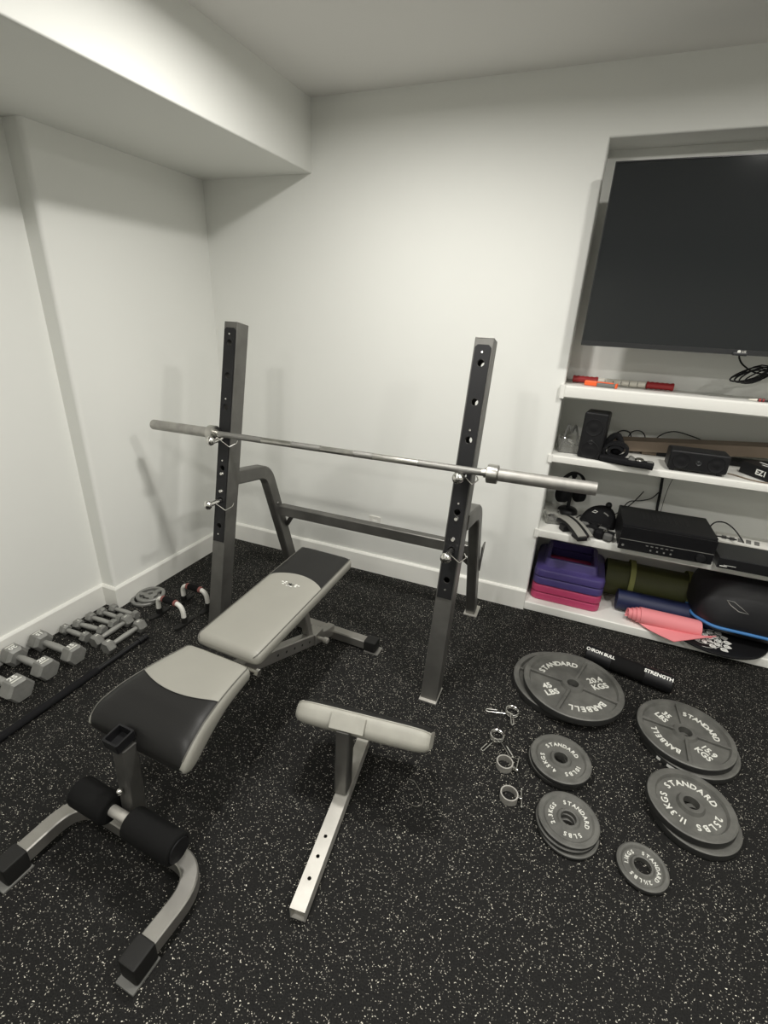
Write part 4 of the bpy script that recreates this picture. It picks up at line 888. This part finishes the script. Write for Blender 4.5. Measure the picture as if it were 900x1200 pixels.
bm = B(); cyl(bm, (0.155, -d / 2 - 0.005, 0.036), (0.155, -d / 2 - 0.024, 0.036), 0.020, 30, bev=0.003); obj('volume_knob', bm, 'guard', FP)
bm = B(); cyl(bm, (-0.188, -d / 2 - 0.005, 0.030), (-0.188, -d / 2 - 0.010, 0.030), 0.006, 16); obj('power_button', bm, 'greyp', FP)
for k in range(6): bm = B(); box(bm, (-0.08 + 0.022 * k, -d / 2 - 0.0078, 0.046), (0.012, 0.003, 0.004), 0.001); obj('button', bm, 'greyp', FP)
for k in range(4): bm = B(); box(bm, (-0.06 + 0.03 * k, -d / 2 - 0.0078, 0.024), (0.008, 0.003, 0.008), 0.001); obj('button', bm, 'greyp', FP)
for sx in (-1, 1):
    for sy in (-1, 1):
        bm = B(); cyl(bm, (sx * 0.17, sy * 0.10, 0), (sx * 0.17, sy * 0.10, 0.012), 0.016, 18); obj('foot', bm, 'rubber', RC)
for k in range(9): bm = B(); box(bm, (-0.10 + 0.025 * k, 0.02, h + 0.0045), (0.014, 0.12, 0.0012)); obj('vent_slot', bm, 'guard', BOD)
ST = thing('disc_player', 'low flat black disc player to the right of the receiver', 'disc player', (3.135, 0.025, Z3), 0.0)
bm = B(); box(bm, (0, 0.0, 0.034), (0.40, 0.20, 0.056), 0.004); obj('case', bm, 'bezel', ST)
bm = B(); box(bm, (0, -0.101, 0.034), (0.396, 0.004, 0.050), 0.002); box(bm, (0, 0, 0.003), (0.34, 0.15, 0.006)); FPN = obj('front_panel', bm, 'black', ST)
for c_, s_ in (((-0.175, -0.1035, 0.020), (0.030, 0.001, 0.004)), ((0.03, -0.1035, 0.012), (0.022, 0.001, 0.006)), ((-0.15, -0.1035, 0.026), (0.05, 0.001, 0.0015))): bm = B(); box(bm, c_, s_); obj('printed_mark', bm, 'white', FPN, label='tiny white printed mark')
PS = thing('power_strip', 'white power strip behind the disc player on the third shelf', 'power strip', (3.105, 0.245, Z3), -0.10)
bm = B(); box(bm, (0, 0, 0.030), (0.24, 0.052, 0.038), 0.006, rot=RX(0.5)); obj('body', bm, 'whitep', PS)
for k in range(5):
    bm = B(); box(bm, (-0.085 + k * 0.036, -0.010, 0.0475), (0.022, 0.024, 0.003), 0.001, rot=RX(0.5)); obj('socket', bm, 'greyp', PS)
AD = thing('power_adapter', 'black plug adapter at the right end of the white power strip', 'adapter', (3.205, 0.090, Z3 + 0.062))
bm = B(); box(bm, (0, 0, 0.016), (0.055, 0.035, 0.030), 0.004, rot=RZ(0.2)); obj('body', bm, 'black', AD)
bm = B(); tube(bm, smooth_path([(2.925, 0.21, 0.60), (2.945, 0.20, 0.655), (2.985, 0.19, 0.668), (3.03, 0.18, 0.645), (3.07, 0.165, 0.605), (3.08, 0.15, 0.592)], 6), 0.0035, 7)
settle(tag(obj('looped_cable', bm, 'black'), 'black cable looping up between the receiver and the disc player', 'cable'))
bm = B(); tube(bm, smooth_path([(2.93, 0.13, 0.608), (2.97, 0.16, 0.600), (3.00, 0.18, 0.592), (3.06, 0.19, 0.586)], 5), 0.004, 7); settle(tag(obj('short_cable', bm, 'black'), 'short black cable lying behind the disc player', 'cable'))
bm = B()
for k, (xx, zz) in enumerate(((2.700, 0.0), (2.707, 0.01))): tube(bm, smooth_path([(xx, 0.44, 0.90), (xx - 0.005, 0.442, 0.80), (xx + 0.004, 0.44, 0.70), (xx + 0.008, 0.42, 0.60), (xx + 0.01, 0.33, 0.53)], 5), 0.004, 7)
tube(bm, smooth_path([(2.70, 0.438, 0.70), (2.67, 0.43, 0.66), (2.62, 0.42, 0.64), (2.56, 0.40, 0.63), (2.53, 0.36, 0.60)], 5), 0.003, 6)
tube(bm, smooth_path([(2.80, 0.442, 0.90), (2.77, 0.44, 0.84), (2.745, 0.438, 0.77), (2.735, 0.43, 0.68), (2.73, 0.40, 0.58)], 5), 0.0015, 6)
settle(tag(obj('hanging_cable', bm, 'black'), 'black cables hanging down the wall behind the receiver', 'cable'))

# ------------------------------------------------------------------ bottom shelf (z = .056)
Z4 = 0.0562
def step_mesh():
    bm = B(); rings = []
    def rr(hw, z, r=0.035): return [Vector((x, y, z)) for x, y in rrect(2 * hw, 2 * hw, r, 5)]
    for hw, z, r in ((0.186, 0.0, 0.04), (0.192, 0.006, 0.045), (0.192, 0.036, 0.045), (0.186, 0.046, 0.042), (0.160, 0.053, 0.035), (0.150, 0.060, 0.032), (0.141, 0.098, 0.028), (0.136, 0.104, 0.026), (0.122, 0.104, 0.018), (0.118, 0.100, 0.016), (0.118, 0.062, 0.016), (0.1445, 0.058, 0.030), (0.155, 0.048, 0.033), (0.165, 0.0, 0.035)): rings.append(rr(hw, z, r))
    loft(bm, rings, False, True); return bm
def ribs_mesh():
    bm = B(); 
    for k in range(3): box(bm, (0, -0.168 + 0.006 * k, 0.0505 - 0.0005 * k + 0.001), (0.22 - 0.02 * k, 0.003, 0.003), 0.001)
    return bm
lbl = ['bottom magenta step riser of the stack', 'magenta step riser, second from the bottom of the stack', 'purple step riser, second from the top of the stack', 'topmost purple step riser with a square opening']
for k in range(4):
    t = thing('step_riser', lbl[k], 'step riser', (2.312, 0.236, Z4 + 0.0502 * k), 0.0, 'stacked step risers on the bottom shelf')
    obj('riser_body', step_mesh(), 'pink' if k < 2 else 'purple', t, 35)
    if k == 3: obj('grip_ribs', ribs_mesh(), 'purple', t)
def spiral(r0, r1, turns, n=90):
    return [((r0 + (r1 - r0) * i / n) * math.cos(2 * PI * turns * i / n), (r0 + (r1 - r0) * i / n) * math.sin(2 * PI * turns * i / n)) for i in range(n + 1)]
def mat_roll(L_, R_, th, turns, m, parent, start=0.0, name='rolled_sheet', tel=0.0):
    sp_ = spiral(R_ - th * turns * 1.18, R_, turns); rings = []
    for i, (x, y) in enumerate(sp_):
        d_ = Vector((x, y)).normalized(); q = -tel * (1 - i / (len(sp_) - 1))
        rings.append([Vector((xx, x + d_.x * w_, R_ + th * 0.5 + y + d_.y * w_)) for xx, w_ in ((q, -th / 2), (q, th / 2), (L_ + q, th / 2), (L_ + q, -th / 2))])
    bm = B(); loft(bm, rings); bmesh.ops.rotate(bm, verts=bm.verts, cent=(0, 0, R_ + th * 0.5), matrix=Matrix.Rotation(start, 3, 'X')); return obj(name, bm, m, parent, 50)
OM = thing('olive_exercise_mat', 'large olive green rolled mat with two straps at the back of the bottom shelf', 'exercise mat', (2.515, 0.324, Z4), 0.0)
RR = 0.109
om = mat_roll(0.80, RR, 0.012, 4, 'olive', OM)
for x in (0.125, 0.425):
    bm = B(); lathe(bm, [(RR + 0.0065, 0), (RR + 0.010, 0.001), (RR + 0.010, 0.029), (RR + 0.0065, 0.030)], 56, T((x, 0, RR + 0.006)) @ RY(PI / 2), 0, True); obj('strap', bm, 'olstrap', OM, label='yellowish green strap')
NM = thing('navy_exercise_mat', 'navy blue rolled exercise mat between the olive and pink mats', 'exercise mat', (2.590, 0.158, Z4), 0.0)
mat_roll(0.62, 0.060, 0.008, 5, 'navy', NM)
PM = thing('pink_yoga_mat', 'pink yoga mat, half unrolled over the edge of the bottom shelf', 'yoga mat', (2.712, 0.050, Z4), 0.0)
pr_ = mat_roll(0.29, 0.046, 0.0055, 4, 'pinkmat', PM, -2.2, tel=0.078)
# loose flap: from the front of the roll down to the corner overhanging the shelf
bm = B(); rings = []; nn = 12
Mi = (T(PM.location) @ RZ(0.0)).inverted()
for i in range(nn + 1):
    s = i / nn
    A_ = Vector((2.712 + 0.335 * s, 0.006, 0.080 + 0.012 * s)); B_ = Vector((2.868, -0.078, 0.0700)).lerp(Vector((3.060, -0.004, 0.118)), s); C_ = Vector((2.740, -0.015, 0.0640)).lerp(Vector((3.045, 0.000, 0.112)), s)
    row = []
    for j in range(nn + 1):
        q = j / nn; p_ = (1 - q) ** 2 * A_ + 2 * q * (1 - q) * C_ + q * q * B_; row.append(Mi @ p_)
    rings.append(row)
tt = B(); V1 = [[tt.verts.new(p_) for p_ in r_] for r_ in rings]
for i in range(nn):
    for j in range(nn): tt.faces.new((V1[i][j], V1[i + 1][j], V1[i + 1][j + 1], V1[i][j + 1]))
bmesh.ops.recalc_face_normals(tt, faces=tt.faces); bmesh.ops.solidify(tt, geom=tt.faces[:], thickness=-0.0045); merge(bm, tt)
obj('loose_flap', bm, 'pinkmat', PM, 50)
# round black board with a white lacework print
DB = thing('round_board', 'round black board with white lacework print under the black bag', 'board', (3.082, 0.150, Z4 + 0.002), 0.0)
rb_ = 0.252
bm = B(); lathe(bm, [(0, 0.002), (rb_ - 0.02, 0.0), (rb_, 0.006), (rb_, 0.014), (rb_ - 0.010, 0.020), (0, 0.021)], 72); obj('disc', bm, 'black', DB)
bm = B(); zt = 0.0211
def petal(cx, cy, ang, l, w_, hol=0.5):
    n = 9; o_, i_ = [], []
    for k in range(n): q = k / (n - 1); o_.append((l * q, w_ * math.sin(PI * q ** 0.8)))
    outl = o_ + [(x, -y) for x, y in reversed(o_[1:-1])]
    inn = [(x * hol + l * (1 - hol) * 0.42, y * hol) for x, y in outl]
    t = B(); a_ = [t.verts.new((x, y, 0)) for x, y in outl]; c_ = [t.verts.new((x, y, 0)) for x, y in inn]; n = len(outl)
    for k in range(n): t.faces.new((a_[k], a_[(k + 1) % n], c_[(k + 1) % n], c_[k]))
    t.transform(T((cx, cy, zt)) @ RZ(ang)); merge(bm, t)
cx, cy = -0.075, -0.130
for ringr, cnt, l, w_ in ((0.024, 8, 0.036, 0.013), (0.060, 13, 0.040, 0.016), (0.098, 18, 0.040, 0.018)):
    for k in range(cnt):
        an = 2 * PI * k / cnt + ringr * 7; x, y = cx + ringr * math.cos(an), cy + ringr * math.sin(an)
        if math.hypot(x + l * math.cos(an), y + l * math.sin(an)) < rb_ - 0.014: petal(x, y, an, l, w_, 0.42); petal(x + l * 0.28 * math.cos(an), y + l * 0.28 * math.sin(an), an, l * 0.4, w_ * 0.3, 0.1)
for rr0, rr1 in ((0.012, 0.018), (0.022, 0.026), (0.058, 0.061), (0.090, 0.093)):
    n = 48; pr1 = [(cx + rr0 * math.cos(2 * PI * k / n), cy + rr0 * math.sin(2 * PI * k / n)) for k in range(n)]; pr2 = [(cx + rr1 * math.cos(2 * PI * k / n), cy + rr1 * math.sin(2 * PI * k / n)) for k in range(n)]
    t = B(); a_ = [t.verts.new((x, y, zt)) for x, y in pr1]; c_ = [t.verts.new((x, y, zt)) for x, y in pr2]
    for k in range(n):
        if max(math.hypot(*pr2[k]), math.hypot(*pr2[(k + 1) % n])) < rb_ - 0.012: t.faces.new((a_[k], a_[(k + 1) % n], c_[(k + 1) % n], c_[k]))
    merge(bm, t)
obj('lacework_print', bm, 'white', DB, label='white lacework print')
# black bag
BG = thing('black_bag', 'bulging black bag with blue piping at the right of the bottom shelf', 'bag', (3.262, 0.205, Z4 + 0.024), 0.0)
def bagpt(u, v):   # u around, v up
    a_ = u * 2 * PI; ca, sa = math.cos(a_), math.sin(a_); k = math.cos(v * PI / 2) ** 0.55 if v > 0 else math.cos(v * PI / 2) ** 0.6
    rx, ry = 0.325, 0.205
    x = rx * math.copysign(abs(ca) ** 0.55, ca) * k; y = ry * math.copysign(abs(sa) ** 0.55, sa) * k
    z = 0.125 + (0.230 * math.sin(v * PI / 2) if v > 0 else 0.122 * math.sin(v * PI / 2))
    w_ = 1 + 0.018 * math.sin(5 * a_ + 3 * v) * (1 - abs(v)) + 0.012 * math.sin(9 * a_ - 6 * v)
    return Vector((x * w_, y * w_ + 0.03 * max(0, v), z))
bm = B(); rings = [[bagpt(j / 56, -0.97 + 1.94 * i / 26) for j in range(56)] for i in range(27)]; loft(bm, rings); BGB = obj('bag_body', bm, 'blackmatt', BG, 70)
BGB.data.materials.clear(); BGB.data.materials.append(mat('black_nylon', (0.011, 0.011, 0.013), 0.5, bump=0.25, bscale=60))
bm = B(); tube(bm, [bagpt(j / 60, -0.24) * 1.0 + Vector((bagpt(j / 60, -0.24).x * 0.012, bagpt(j / 60, -0.24).y * 0.02, 0)) for j in range(60)], 0.0085, 10, True); obj('piping', bm, 'blue', BG, label='blue piping')
def on_bag(u0, v0):
    def fn(p_):
        q = bagpt(u0 + p_.x, v0 + p_.y); n_ = Vector((q.x * 0.3, q.y, 0)).normalized(); return q + n_ * (0.003 + p_.z)
    return fn
bm = B(); f_ = on_bag(0.700, 0.26)
loopp = [(-0.028, 0.05), (-0.008, 0.055), (0.016, -0.01), (0.030, -0.07), (0.012, -0.065), (-0.012, -0.005)]
tube(bm, [f_(Vector((x, y, 0))) for x, y in loopp], 0.0022, 6, True); obj('logo', bm, 'handle', BG, label='pale outlined logo')
